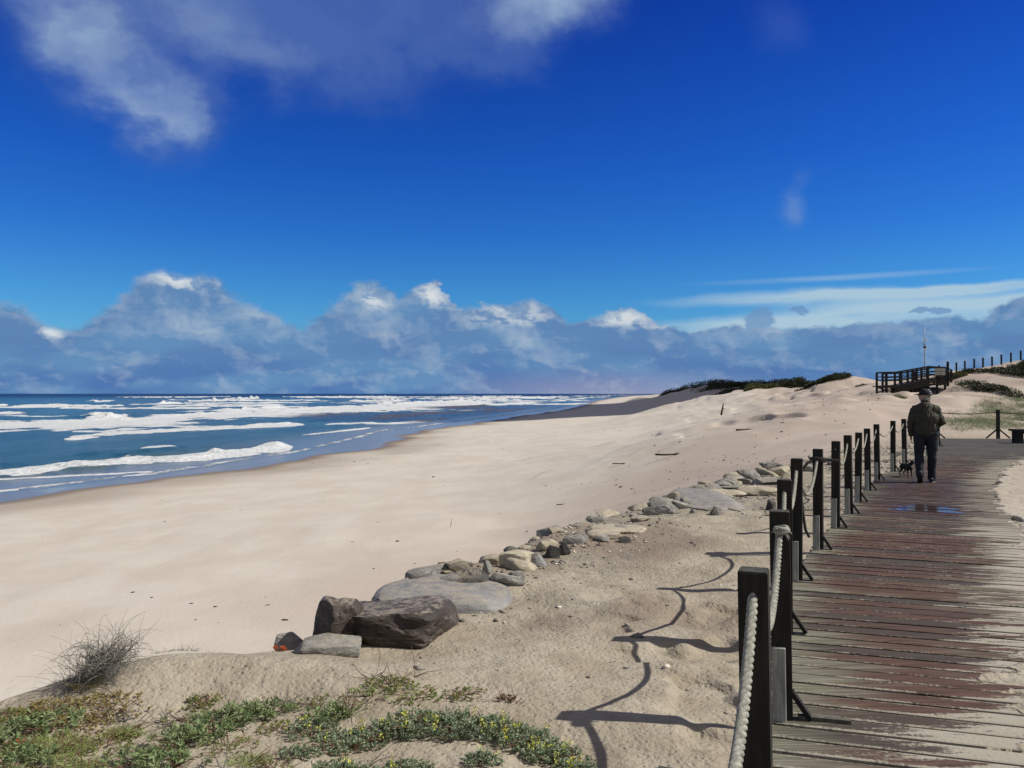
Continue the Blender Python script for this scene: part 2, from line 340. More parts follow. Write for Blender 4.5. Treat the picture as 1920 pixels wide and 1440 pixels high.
# ------------------------------------------------------------------ materials: sand
def mat_sand():
    m, k, b = material('sand')
    P = k.new('ShaderNodeNewGeometry').outputs['Position']
    wet, damp, grav, near = k.attr('wet'), k.attr('damp'), k.attr('gravel'), k.attr('near')
    n1 = k.noise(P, .35, 5, .55); n2 = k.noise(P, 2.3, 5, .6); fine = k.noise(P, 260, 2, .6)
    st = k.noise(k.v('MULTIPLY', P, (.9, .22, 1)), .5, 5, .6)
    c = k.mix(k.mr(n1, .35, .65), (.570, .525, .445, 1), (.535, .480, .400, 1))
    c = k.mix(k.m('MULTIPLY', k.mr(st, .5, .66), .30), c, (.47, .405, .335, 1))
    c = k.mix(k.m('MULTIPLY', k.attr('dune'), k.mr(n1, .25, .55, .65, 1)), c, (.44, .365, .30, 1))
    trk = k.noise(k.v('MULTIPLY', P, (1.0, .35, 1)), 2.6, 6, .72)
    c = k.mix(k.m('MULTIPLY', k.mr(trk, .60, .72), .35), c, (.40, .345, .28, 1))
    nearc = k.mix(k.mr(n2, .35, .65), (.395, .35, .27, 1), (.315, .27, .20, 1))
    c = k.mix(near, c, nearc)
    c = k.mix(k.mr(damp, .1, .9), c, (.24, .195, .15, 1))
    gn = k.noise(P, 9, 5, .7)
    c = k.mix(k.m('MULTIPLY', k.mr(gn, .42, .6), grav), c, (.21, .195, .165, 1))
    c = k.mix(k.m('MULTIPLY', k.mr(fine, .5, .72), k.m('ADD', .3, k.m('MULTIPLY', near, .2))), c, (.18, .145, .10, 1))
    spk = k.vor(P, 75, 'F1')
    c = k.mix(k.m('MULTIPLY', k.mr(spk, .22, .12), k.m('MULTIPLY', near, .45)), c, (.14, .11, .075, 1))
    mott = k.noise(P, 5.5, 6, .68)
    c = k.mix(k.m('MULTIPLY', k.mr(mott, .50, .68), k.m('MULTIPLY', near, .32)), c, (.22, .185, .135, 1))
    c = k.mix(k.mr(wet, .15, .8), c, (.20, .155, .115, 1))
    rough = k.mr(wet, .55, 1.0, .95, .10)
    d1 = k.vor(P, 26, 'F1'); d2 = k.noise(P, 60, 3, .6); d3 = k.noise(P, 9, 4, .6)
    h = k.m('ADD', k.m('MULTIPLY', k.mr(d1, .0, .5), .8), k.m('MULTIPLY', d2, .7))
    h = k.m('ADD', h, k.m('MULTIPLY', d3, 4.5))
    h = k.m('MULTIPLY', h, k.m('ADD', .35, k.m('MULTIPLY', near, .65)))
    h = k.m('MULTIPLY', h, k.mr(wet, .1, .6, 1, .02))
    nb = k.bump(h, .8, .009)
    h2 = k.m('MULTIPLY', k.noise(k.v('MULTIPLY', P, (1, .6, 1)), 1.3, 6, .65), k.mr(wet, .1, .6, 1, .02))
    nb = k.bump(k.m('MULTIPLY', h2, k.m('ADD', .35, k.m('MULTIPLY', near, .65))), .45, .07, nb)
    setb(k, b, c, rough, nb, k.mr(wet, .55, 1, .12, .5)); return m
M_SAND = mat_sand()
def build_ground():
    r1 = np.geomspace(.9, 3.2, 60, endpoint=False); r2 = np.geomspace(3.2, 14, 330, endpoint=False); r3 = np.geomspace(14, 130, 330, endpoint=False); r4 = np.geomspace(130, 9000, 170)
    rows = np.concatenate([[.02, .4], r1, r2, r3, r4])
    X, Y, Q = polar(rows, 640, -R(37), R(37), 45)
    Z = height(X, Y)
    me = big_mesh('sand_ground', np.stack([X.ravel(), Y.ravel(), Z.ravel()], 1), Q[:, ::-1])
    ds = (X - xS(Y)) * .97
    n = fbm(X, Y, 9, 3, 90)
    wet = 1 - ss(3.0, 9.0, ds + n * 1.5 - np.interp(Y, [50, 90, 140, 200], [0, 2.5, 3, 3]))
    damp = 1 - ss(8, 19, ds + n * 2.5)
    dl = (X - xL(Y))
    plate = ss(-1.2, 0, dl) * (1 - ss(20, 40, Y))
    grav = plate * ss(9, 13, Y) * (1 - ss(0, 1.5, X - xF(Y))) * np.clip(.75 + .6 * fbm(X, Y, 1.2, 3, 91), 0, 1) + ss(.15, .6, fbm(X, Y, 1.0, 3, 92)) * ss(5.2, 6.2, Y) * plate * .7 * (1 - ss(0, 1, dl - 1.6))
    near = plate * (1 - .45 * ss(0, 1, X - xF(Y) - 1)) 
    damp = np.maximum(damp * .55, plate * ss(-.5, .5, fbm(X, Y, 1.7, 3, 93)) * ss(5.0, 6.5, Y) * (1 - ss(17, 22, Y)) * .80 * (1 - ss(-.4, 0, X - xF(Y))))
    for nme, a in (('dune', ss(-20, -6, dl) * ss(12, 22, Y)), ('wet', wet), ('damp', damp), ('gravel', np.clip(grav, 0, 1)), ('near', near)): fattr(me, nme, a)
    tag(link('sand_ground', me, M_SAND, smooth=True), kind='structure')
build_ground()
# ------------------------------------------------------------------ sea
def mat_sea():
    m, k, b = material('sea_water')
    P = k.new('ShaderNodeNewGeometry').outputs['Position']
    foam, sh, far = k.attr('foam'), k.attr('shallow'), k.attr('far')
    Ps = k.v('MULTIPLY', P, (1, .42, 1))
    n = k.noise(Ps, .55, 7, .68); nf = k.noise(Ps, 3.2, 5, .65)
    lace = k.noise(k.v('MULTIPLY', P, (1, .30, 1)), .16, 8, .72, 1.2)
    thr = k.m('SUBTRACT', 1.0, foam)
    f = k.mr(k.m('ADD', k.m('ADD', k.m('MULTIPLY', n, .65), k.m('MULTIPLY', nf, .2)), k.m('MULTIPLY', lace, .15)), k.m('MULTIPLY', thr, .82), k.m('ADD', k.m('MULTIPLY', thr, .82), .10))
    f = k.m('MULTIPLY', f, k.mr(foam, .02, .2))
    c = k.mix(k.mr(lace, .35, .65), (.014, .058, .080, 1), (.028, .094, .105, 1))
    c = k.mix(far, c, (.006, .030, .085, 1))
    c = k.mix(sh, c, (.15, .15, .145, 1))
    c = k.mix(k.attr('face'), c, (.06, .11, .055, 1))
    fc = k.mix(k.mr(nf, .35, .6), (.44, .48, .50, 1), (.66, .665, .65, 1))
    c = k.mix(f, c, fc)
    rip = k.noise(k.v('MULTIPLY', P, (1, .45, 1)), .9, 6, .65); rip2 = k.noise(P, 4.5, 4, .6)
    h = k.m('ADD', k.m('MULTIPLY', rip, 1.0), k.m('MULTIPLY', rip2, .22))
    h = k.m('ADD', k.m('MULTIPLY', h, k.mr(sh, .3, 1, 1, .10)), k.m('MULTIPLY', k.m('MULTIPLY', f, nf), .6))
    nb = k.bump(h, .7, .55)
    setb(k, b, c, k.m('ADD', k.mr(f, 0, 1, .16, .85), k.m('MULTIPLY', far, .25)), nb, k.mr(f, 0, 1, .42, .1)); b.inputs['IOR'].default_value = 1.33
    return m
WAVES = [  # crest line in the photograph's pixels on the sea plane; height, front px, back px, foam strength
    ([(-160, 905), (0, 889), (130, 875), (260, 862), (400, 852), (480, 843), (540, 836), (578, 829)], .62, 9, 2.2, 1.0, 3.4),
    ([(90, 825), (125, 822), (166, 818), (239, 812), (347, 806), (516, 798), (600, 795)], .30, 4, 3.5, .88, 2.5),
    ([(590, 795), (655, 794), (732, 793), (800, 789), (860, 783)], .25, 2, 1.6, .8, 2.2),
    ([(-160, 792), (0, 792), (116, 791), (250, 786), (347, 778), (501, 771), (578, 766), (740, 759), (960, 752)], .5, 11, 2, .97, 3.0),
    ([(118, 784), (200, 784), (285, 779)], 1.7, 3, 3, 1.0, 6.0),
    ([(262, 781), (300, 780), (347, 777)], .5, 4, 3, .8, 4.0),
    ([(378, 770), (440, 770), (505, 766), (570, 763)], 1.25, 2.5, 2, .98, 4.0),
    ([(95, 767), (135, 765), (175, 765)], 1.2, 1.3, 1, .98, 4.0),
    ([(140, 753), (190, 752), (235, 751)], 2.6, .9, 1.2, .95, 7.0),
    ([(335, 752), (420, 750), (500, 751), (617, 750)], 2.6, 1.5, 1.2, .93, 6.0),
    ([(400, 748), (455, 747), (505, 747)], 4.0, 1.2, 1.2, .95, 7.0),
    ([(-100, 776), (0, 776), (89, 778)], .5, 3, 2, .84, 4.0),
    ([(270, 759), (320, 757), (370, 756)], 1.2, 1.3, 1, .85, 5.0),
    ([(-40, 760), (27, 760)], .8, 1.5, 1, .8, 5.0),
    ([(624, 752), (670, 751), (740, 752), (800, 749)], 1.9, 2, 1.5, .9, 6.0),
    ([(694, 757), (740, 756), (830, 753), (900, 751)], 1.2, 2, 1.5, .88, 5.0),
    ([(820, 747), (900, 746), (1000, 745), (1060, 744)], 2.6, 1.4, 1, .88, 8.0),
    ([(860, 763), (960, 757), (1040, 752)], .6, 2, 1.5, .86, 4.0),
    ([(880, 774), (960, 768), (1010, 764)], .3, 1.5, 1.2, .8, 3.0),
    ([(540, 745), (640, 744), (760, 744)], 3.0, 1, 1, .7, 9.0),
    ([(-160, 908), (0, 899), (58, 896), (185, 890), (328, 882)], .05, 1.8, 1.2, .86, .6),
    ([(185, 897), (270, 890), (330, 884)], .04, 1.2, .8, .82, .6),
    ([(-160, 930), (0, 920), (54, 916)], .04, 1.8, 1.2, .82, .6),
    ([(540, 817), (620, 810), (694, 802), (720, 799)], .10, 1.4, 1.0, .88, 1.0),
    ([(250, 842), (300, 839), (345, 838)], .15, 2.0, 2.5, .72, 1.5),
    ([(700, 779), (820, 774), (900, 769)], .25, 1.5, 1.5, .74, 3.0)]
_w = random.Random(41)
for _i in range(30):
    _y = 742.5 + 30 * _w.random() ** 1.5; _x = _w.uniform(-100, 900) + (150 if _y < 752 else 0); _L = _w.uniform(60, 330)
    _g = (_w.uniform(-.5, .2) - (2.2 if _y > 752 else .8)) * _L / 300
    WAVES.append(([(_x, _y), (_x + _L * .5, _y + _g * .6), (_x + _L, _y + _g)], _w.uniform(.3, .55) * (2.2 if _y < 750 else 1), _w.uniform(.5, 1.0) + max(0, _y - 755) * .05, .6, _w.uniform(.66, .86), 4.5))
def build_sea():
    rows = np.concatenate([np.geomspace(36, 90, 230, endpoint=False), np.geomspace(90, 700, 420, endpoint=False), np.geomspace(700, 60000, 60)])
    X, Y, Q = polar(rows, 560, -R(36), R(8), 30)
    Yc = np.maximum(Y, 1e-3); u = np.clip(X / Yc, -3, 3) * F + 960; v = HZ + (EYE - SEA) * F / Yc
    inside = (Y > 20)
    foam = np.zeros_like(X); Z = np.zeros_like(X); face = np.zeros_like(X)
    jag = fbm(X, Y, 7, 4, 120)
    for pts, h, fr, bk, st, sg in WAVES:
        px = np.array([p[0] for p in pts], float); py = np.array([p[1] for p in pts], float)
        c = np.interp(u, px, py); Dc = (EYE - SEA) * F / (c - HZ)
        L = px[-1] - px[0]
        endt = np.minimum(np.maximum(4, L * (.38 if L < 200 else .12)), 60)
        amp = ss(px[0] - 2, px[0] + endt, u) * (1 - ss(px[-1] - endt, px[-1] + 2, u)) * inside
        amp = amp * np.clip(.92 + .35 * jag, .2, 1.3)
        dist = (Y - Dc) * .42                          # + seaward, metres across the crest
        dist = dist + .25 * sg * fbm(X, Y, 5 + sg, 3, 131)
        prof = np.where(dist > 0, np.exp(-(dist / (sg * 1.25)) ** 2), np.exp(-(dist / (sg * .5)) ** 2))
        Z = np.maximum(Z, h * prof * amp ** 1.5 * np.clip(.75 + .55 * fbm(X, Y * .5, 3.2, 3, 137), .2, 1.4))
        dv = v - c                                      # + towards the shore
        rg = fbm(X, Y * .35, 5.5, 4, 135); amp2 = np.clip(amp * 1.25 - .5 * (1 - amp) * (1 + rg), 0, 1)
        dv = dv + rg * min(fr, 4) * .45; w_ = .3 + .7 * amp2
        ff = ss(-bk * 1.5 * w_, -bk * .3 * w_, dv) * (1 - ss(fr * .7 * w_, fr * 1.5 * w_, dv)) * np.minimum(amp2 * 1.15, 1)
        hole = np.clip(fbm(X, Y, 6 + sg, 2, 140), -1, 1) if h > .6 else 0
        if not (h in (.62, 1.7)): ff = ff * np.clip(.97 + .32 * fbm(X, Y * .3, 7, 4, 143 + int(h * 10)), .45, 1)
        else: ff = ff * np.clip(.88 + .3 * fbm(X, Y, 3, 3, 149), .4, 1)
        foam = np.maximum(foam, st * ff * (1 - .25 * ss(.2, .6, hole)) if h > .6 else st * ff)
        # lacy trail seaward
        foam = np.maximum(foam, .46 * st * amp * np.exp(-np.maximum(-dv, 0) / (bk * 2.5 + 1.5)) * (dv < 0) * (h > .2))
        if h > .6: face = np.maximum(face, np.exp(-((dist + sg * .2) / (sg * .5)) ** 2) * amp)
    ds = (xS(Y) - X) * .97
    surf = ss(260, 160, -ds * 0 + ds) if False else (1 - ss(150, 420, ds)) * ss(4, 30, ds)
    patch = ss(-.1, .7, fbm(X, Y, 28, 4, 150) + .35 * fbm(X, Y * .4, 8, 3, 151))
    foam = np.maximum(foam, surf * patch * .56)
    foam = np.maximum(foam, .46 * (1 - ss(0, 2.2, np.abs(ds - .5))))
    foam = np.maximum(foam, .55 * ss(90, 300, Y) * surf * ss(740, 950, u) * ss(-.3, .5, fbm(X, Y * .35, 16, 3, 152)))
    swell = .16 * fbm(X * 1.0, Y * .35, 9, 3, 160) * ss(2, 20, ds) + .35 * fbm(X, Y * .3, 40, 3, 161) * ss(60, 250, ds) * (1 - ss(3000, 8000, Y))
    Z = SEA + Z * (.9 + .30 * fbm(X, Y, 2.4, 3, 165) + .25 * fbm(X, Y, 9, 2, 168)) + swell + .03 * foam * fbm(X, Y, .8, 2, 166)
    shallow = 1 - ss(2.0, 15.0, ds)
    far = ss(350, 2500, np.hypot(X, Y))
    me = big_mesh('sea', np.stack([X.ravel(), Y.ravel(), Z.ravel()], 1), Q[:, ::-1])
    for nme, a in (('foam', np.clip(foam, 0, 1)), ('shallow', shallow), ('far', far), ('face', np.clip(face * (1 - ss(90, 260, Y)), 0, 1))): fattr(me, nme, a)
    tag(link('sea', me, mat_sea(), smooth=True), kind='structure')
build_sea()
# ------------------------------------------------------------------ the cloud out of frame that shades the far beach
def build_cloud():
    m, k, b = material('cloud'); setb(k, b, (.85, .86, .88, 1), 1.0)
    t = 900 / sunv.z; c = Vector((78, 282, -2)) + sunv * t
    mb = MB()
    rr = random.Random(3)
    for cx, cy, r in ((0, 0, 95), (-75, -50, 60), (75, 60, 85), (120, 150, 90), (-30, 90, 80), (60, -45, 60), (-110, -72, 32), (120, 10, 70), (190, 80, 80)):
        mb.ell(c + Vector((cx, cy, rr.uniform(-10, 10))), (r, r, r * .4), nu=20, nv=12)
    o = mb.build('cloud', m, smooth=True); tag(o, kind='structure')
build_cloud()
# ------------------------------------------------------------------ wood materials
def mat_plank():
    m, k, b = material('deck_wood')
    tc = k.new('ShaderNodeTexCoord').outputs['Object']; u, w, _ = k.sep(tc)
    P = k.new('ShaderNodeNewGeometry').outputs['Position']
    rnd = k.new('ShaderNodeObjectInfo').outputs['Random']
    px, py, pz = k.sep(P)
    along = k.m('ADD', px, k.m('MULTIPLY', rnd, 37.0))
    Pg = k.xyz(along, k.m('MULTIPLY', py, 9.0), k.m('MULTIPLY', rnd, 9))
    grain = k.noise(k.v('MULTIPLY', Pg, (1, 3.0, 1)), 3, 5, .65); streak = k.noise(Pg, 1.1, 5, .6); patch = k.noise(P, .55, 4, .6)
    wetc = k.mix(k.mr(grain, .3, .7), (.050, .030, .023, 1), (.135, .072, .052, 1))
    wetc = k.mix(k.m('MULTIPLY', k.mr(rnd, .45, .9), .75), wetc, (.055, .052, .044, 1))
    dry = k.mix(k.mr(grain, .3, .7), (.10, .098, .072, 1), (.25, .24, .185, 1))
    dry = k.mix(k.m('MULTIPLY', k.mr(streak, .45, .65), .5), dry, (.20, .215, .13, 1))
    # damp red band down the middle of the walkway
    edge = k.m('ADD', k.m('MULTIPLY', k.m('SUBTRACT', streak, .5), .55), k.m('MULTIPLY', k.m('SUBTRACT', rnd, .5), .16))
    uu = k.m('ADD', u, edge)
    band = k.m('MULTIPLY', k.mr(uu, -.02, k.mr(py, 3, 7, .26, .14)), k.mr(uu, .66, .95, 1, 0))
    band = k.m('MULTIPLY', band, k.mr(k.m('ADD', patch, k.m('MULTIPLY', rnd, .25)), .38, .60, .45, 1))
    c = k.mix(k.m('MULTIPLY', band, .95), dry, wetc)
    c = k.mix(k.mr(py, 15, 24), c, (.075, .070, .062, 1)) 
    # sand dust, heavier near the viewer and on the right
    grit = k.noise(P, 38, 4, .7)
    dustv = k.m('ADD', k.m('ADD', k.m('MULTIPLY', streak, .55), k.m('MULTIPLY', grit, .45)), k.m('ADD', k.mr(k.m('SUBTRACT', uu, k.mr(py, 2.4, 7.5, .22, .78, smooth=False)), -.12, .16, 0, .34), k.mr(py, 2.8, 5.5, .09, -.05)))
    seam = k.mr(k.m('ABSOLUTE', w), .30, .49, 0, .17)
    dust = k.mr(k.m('ADD', dustv, seam), .60, .76)
    dust = k.m('MULTIPLY', dust, k.mr(py, 9, 16, 1, .55))
    c = k.mix(dust, c, (.36, .33, .265, 1))
    # puddle
    q = k.v('MULTIPLY', k.v('SUBTRACT', P, (6.05, 11.3, 0)), (1 / .42, 1 / .42, 0))
    pn = k.noise(P, 3.0, 3, .6)
    pud = k.mr(k.m('ADD', k.v('LENGTH', q), k.m('ADD', k.m('MULTIPLY', k.m('SUBTRACT', pn, .5), 1.3), k.m('MULTIPLY', k.m('SUBTRACT', rnd, .5), .9))), 1.02, .80)
    damp2 = k.mr(k.v('LENGTH', k.v('MULTIPLY', k.v('SUBTRACT', P, (7.0, 13.0, 0)), (1 / 2.2, 1 / 4.5, 0))), 1.2, .5)
    c = k.mix(k.m('MULTIPLY', k.m('MAXIMUM', pud, k.m('MULTIPLY', damp2, .5)), .8), c, (.040, .028, .024, 1))
    r = k.mix(band, .85, .70); r = k.mix(dust, r, .95); r = k.mix(k.m('MULTIPLY', damp2, band), r, .50); r = k.mix(pud, r, .10)
    h = k.m('ADD', k.m('MULTIPLY', grain, .8), k.m('MULTIPLY', k.m('MULTIPLY', dust, grit), 1.6))
    h = k.m('MULTIPLY', h, k.m('SUBTRACT', 1.0, pud))
    setb(k, b, c, r, k.bump(h, .6, .006), k.mix(pud, .12, .5)); return m
def mat_wood(name, c1, c2, rough=.8, scale=1.0):
    m, k, b = material(name)
    tc = k.new('ShaderNodeTexCoord').outputs['Object']; rnd = k.new('ShaderNodeObjectInfo').outputs['Random']
    v = k.v('ADD', k.v('MULTIPLY', tc, (9 * scale, 9 * scale, .8 * scale)), k.xyz(rnd, rnd, rnd))
    g = k.noise(v, 5, 6, .65, .4); s = k.noise(tc, 3 * scale, 3, .6)
    c = k.mix(k.mr(g, .3, .7), c1, c2); c = k.mix(k.m('MULTIPLY', k.mr(s, .5, .75), .4), c, tuple(q * 1.5 for q in c2[:3]) + (1,))
    setb(k, b, c, rough, k.bump(g, .5, .004), .3); return m
def mat_plain(name, c, rough=.7, var=.25, scale=8, spec=.3, bump=.3, bd=.005):
    m, k, b = material(name); tc = k.new('ShaderNodeTexCoord').outputs['Object']
    n = k.noise(tc, scale, 5, .6)
    cc = k.mix(k.mr(n, .3, .7), tuple(q * (1 - var) for q in c) + (1,), tuple(min(1, q * (1 + var)) for q in c) + (1,))
    setb(k, b, cc, rough, k.bump(n, bump, bd), spec); return m
M_PLANK = mat_plank()
M_POST = mat_wood('dark_stained_wood', (.010, .009, .007, 1), (.028, .024, .017, 1), .75)
M_POSTTOP = mat_wood('weathered_post_cap', (.03, .03, .022, 1), (.075, .075, .055, 1), .85)
M_BOARD = mat_wood('pale_grey_board', (.20, .20, .165, 1), (.42, .42, .36, 1), .85)
M_BEAM = mat_wood('beam_wood', (.07, .065, .05, 1), (.15, .14, .11, 1), .9)
M_ROPE = mat_plain('hemp_rope', (.29, .285, .24), .9, .35, 60, .1, .6, .003)
M_DARKROPE = mat_plain('dark_rope', (.05, .05, .045), .9, .3, 60, .1, .6, .003)
M_STEEL = mat_plain('galvanised_steel', (.35, .36, .37), .4, .15, 20, .6)
M_WHITE = mat_plain('white_plastic', (.8, .8, .8), .4, .05)
# ------------------------------------------------------------------ boardwalk
def build_boardwalk():
    beams = MB()
    ys = np.linspace(.5, 28.8, 60)
    for i in range(len(ys) - 1):
        for off in (.12, 1.2, 2.15):
            a = (xF(ys[i]) + off, ys[i] - off * mS(ys[i]), -.09); b_ = (xF(ys[i + 1]) + off, ys[i + 1] - off * mS(ys[i + 1]), -.09)
            beams.bar(a, b_, .07, .10)
    root = beams.build('boardwalk', M_BEAM); tag(root, kind='structure')
    # one plank mesh, bevelled, slightly crowned: u 0..1 along, v across
    pv, pf = [], []
    prof = [(-.5, -1), (-.5, -.12), (-.44, 0), (0, .06), (.44, 0), (.5, -.12), (.5, -1)]
    for x in (0, 1):
        for a, b_ in prof: pv.append((x, a, b_))
    n = len(prof)
    for i in range(n - 1): pf.append((i, i + n, i + n + 1, i + 1))
    pf.append(tuple(range(n - 1, -1, -1))); pf.append(tuple(range(n, 2 * n))); pf.append((0, n - 1, 2 * n - 1, n))
    me = mesh_from('plank', pv, pf); me.materials.append(M_PLANK)
    y0 = .9; rr = random.Random(5)
    while y0 < 28.95:
        m_ = float(mS(y0)); step = .142 * math.sqrt(1 + m_ * m_) * (1 if y0 < 20 else 1.15)
        L = float(LN(y0)) + rr.uniform(-.03, .03)
        if y0 > 21.9 and y0 < 22.4: L = float(LN(y0))
        dm = float(mS(y0 + step)) - m_
        wd = step / math.sqrt(1 + m_ * m_) - (.012 if y0 < 20 else .016) + .003
        o = bpy.data.objects.new('plank', me); col.objects.link(o); o.parent = root
        o.location = (float(xF(y0)) - .07 + rr.uniform(-.015, .015), y0 + .07 * m_, rr.uniform(-.004, .003))
        ang = math.atan(-m_) + rr.uniform(-.002, .002)
        o.rotation_euler = (rr.uniform(-.02, .02), rr.uniform(-.0012, .0012), ang)
        o.scale = (L, wd * rr.uniform(.97, 1.0), .034)
        y0 += step
build_boardwalk()
# ------------------------------------------------------------------ ropes
def rope_path(a, b, sag, n=24):
    a, b = Vector(a), Vector(b)
    return [a.lerp(b, i / n) - Vector((0, 0, 4 * sag * (i / n) * (1 - i / n))) for i in range(n + 1)]
def resample(pts, step):
    out = [pts[0]]; acc = 0
    for p, q in zip(pts[:-1], pts[1:]):
        L = (q - p).length; t = step - acc
        while t < L: out.append(p.lerp(q, t / L)); t += step
        acc = L - (t - step)
    out.append(pts[-1]); return out
def twisted(mb, pts, rad=.021, pitch=.11, seg=6, step=.012, strands=3):
    pts = resample([Vector(p) for p in pts], step); m = len(pts)
    dist = [0]
    for p, q in zip(pts[:-1], pts[1:]): dist.append(dist[-1] + (q - p).length)
    fr = []; prev = None
    for i in range(m):
        d = (pts[min(i + 1, m - 1)] - pts[max(i - 1, 0)]).normalized()
        a = d.cross(Vector((0, 0, 1)) if abs(d.z) < .9 else Vector((1, 0, 0))).normalized() if prev is None else (prev - d * prev.dot(d)).normalized()
        prev = a; fr.append((a, d.cross(a)))
    for s_ in range(strands):
        path = []
        for i in range(m):
            t = 2 * math.pi * (dist[i] / pitch + s_ / strands); a, b_ = fr[i]
            path.append(pts[i] + (a * math.cos(t) + b_ * math.sin(t)) * rad * .52)
        mb.tube(path, rad * .58, seg)
def knot(mb, c, r=.035, seed=1):
    rr = random.Random(seed); c = Vector(c)
    ax = Vector((rr.uniform(-.3, .3), rr.uniform(-.3, .3), 1)).normalized()
    for q in range(3):
        n = ax.cross(Vector((rr.uniform(-1, 1), rr.uniform(-1, 1), rr.uniform(-.4, .4)))).normalized(); t = n.cross(ax + Vector((rr.uniform(-.5, .5), rr.uniform(-.5, .5), 0))).normalized()
        mb.tube([c + (n * math.cos(a * .5) + t * math.sin(a * .5)) * r * .75 for a in range(13)], r * .42, 6)
    for q in range(14):       # frayed ends
        d = Vector((rr.uniform(-1, 1), rr.uniform(-1, .2), rr.uniform(-1, .6))).normalized()
        mb.tube([c + d * r * .6, c + d * r * 1.25 + Vector((0, 0, -.004)), c + d * r * 1.5 + Vector((0, 0, -.012))], [.004, .003, .001], 4)
def build_rope_fence():
    root = empty('rope_fence', (POSTS[2][0], POSTS[2][1], 0), 'rope fence of dark square posts along the beach side of the boardwalk', 'fence')
    inv = Vector(root.location)
    sags = [.28, .29, .24, .22, .30, None, .24, .16, .20, .20, .17, .16, .16, .16, .16, .16, .16]
    PH = 1.075; holes = []
    for i, (x, y) in enumerate(POSTS):
        j = min(i + 1, len(POSTS) - 1); h = max(i - 1, 0)
        ang = math.atan2(POSTS[j][1] - POSTS[h][1], POSTS[j][0] - POSTS[h][0]) - math.pi / 2
        rr = random.Random(i * 3 + 1)
        q = Euler((rr.uniform(-.012, .012), rr.uniform(-.016, .016), ang + rr.uniform(-.04, .04)))
        ph = PH + rr.uniform(-.015, .015)
        mb = MB(); mb.box((0, 0, (ph - .35) / 2), (.098, .094, ph + .35))
        me = mesh_from('post', mb.v, mb.f); bm = bmesh.new(); bm.from_mesh(me)
        bmesh.ops.bevel(bm, geom=bm.edges[:], offset=.004, segments=2, affect='EDGES'); bm.to_mesh(me); bm.free()
        post = link('post', me, M_POST, root); post.location = Vector((x - .02, y, 0)) - inv; post.rotation_euler = q
        me.materials.append(M_POSTTOP)
        for p in me.polygons:
            if p.normal.z > .9: p.material_index = 1
        # pale doubler board on the near face, reaching below the deck
        bb = MB(); top = .37 + rr.uniform(-.03, .03)
        bb.box((-.014, -.0605, (top - .14) / 2), (.068, .026, top + .14))
        o = bb.build('support_board', M_BOARD, post, bevel=.003)
        if i in (2, 6, 10):
            nb_ = MB(); nb_.box((0, -.076, top - .03), (.010, .006, .010)); nb_.build('bolt', M_STEEL, o) if False else None
        br = MB(); br.bar((.045, .0, .135), (.135, .0, .006), .05, .024); br.build('brace', M_POST, post)
        hp = Matrix.Translation((x - .02, y, 0)) @ q.to_matrix().to_4x4()
        holes.append((hp @ Vector((0, -.046, .975)), hp @ Vector((0, .046, .975))))
        if i == 6:
            hh = MB(); hh.tube([(0, -.05, .975), (0, -.046, .975)], .008, 8); hh.build('rope_hole', M_STEEL, post)
    fl = MB(); fl.box((0, 0, 0), (.25, .035, .02), Euler((0, 0, -.25)))
    o = fl.build('toe_board', M_BEAM, root); o.location = Vector((POSTS[2][0] + .17, POSTS[2][1] - .06, .013)) - inv
    for i, sg in enumerate(sags):
        if sg is None: continue
        a = holes[i][1] - inv; b_ = holes[i + 1][0] - inv
        mb = MB()
        if i < 6: pts = rope_path(a, b_, sg, 30)
        else: pts = rope_path(a, b_, sg, 16)
        pts = [a + (a - pts[1]).normalized() * .03] + pts + [b_ + (b_ - pts[-2]).normalized() * .03]
        near = i < 4
        twisted(mb, pts, .0170 if i < 2 else (.0150 if i < 5 else .0125), .085, 8 if near else 5, .008 if i < 2 else .016)
        mb.build('rope', M_ROPE, root, smooth=True)
    kb = MB(); knot(kb, holes[2][0] - inv + Vector((0, -.028, .0)), .037, 4); kb.build('rope_knot', M_ROPE, root, smooth=True)
    # coil and hanging end on the sixth post
    c = Vector((POSTS[5][0] - .02, POSTS[5][1], 0)) - inv
    kb = MB()
    ring = []
    for t in range(26):
        a = t / 25 * 2 * math.pi * 1.9
        ring.append(c + Vector((math.cos(a) * .075, math.sin(a) * .075, .94 + .035 * t / 25 + .012 * math.sin(a * 2))))
    ring += [c + Vector((.13, -.05, .955)), c + Vector((.19, -.06, .95))]
    twisted(kb, ring, .017, .08, 5, .014); kb.build('rope_coil', M_DARKROPE, root, smooth=True)
    kb = MB(); end = [c + Vector((-.07, -.05, .95)), c + Vector((-.14, -.07, .93)), c + Vector((-.215, -.09, .84)), c + Vector((-.235, -.09, .74)), c + Vector((-.215, -.08, .60)), c + Vector((-.195, -.08, .40)), c + Vector((-.17, -.08, .22)), c + Vector((-.13, -.08, .14))]
    twisted(kb, end, .016, .08, 5, .014); kb.build('rope_end', M_DARKROPE, root, smooth=True)
build_rope_fence()
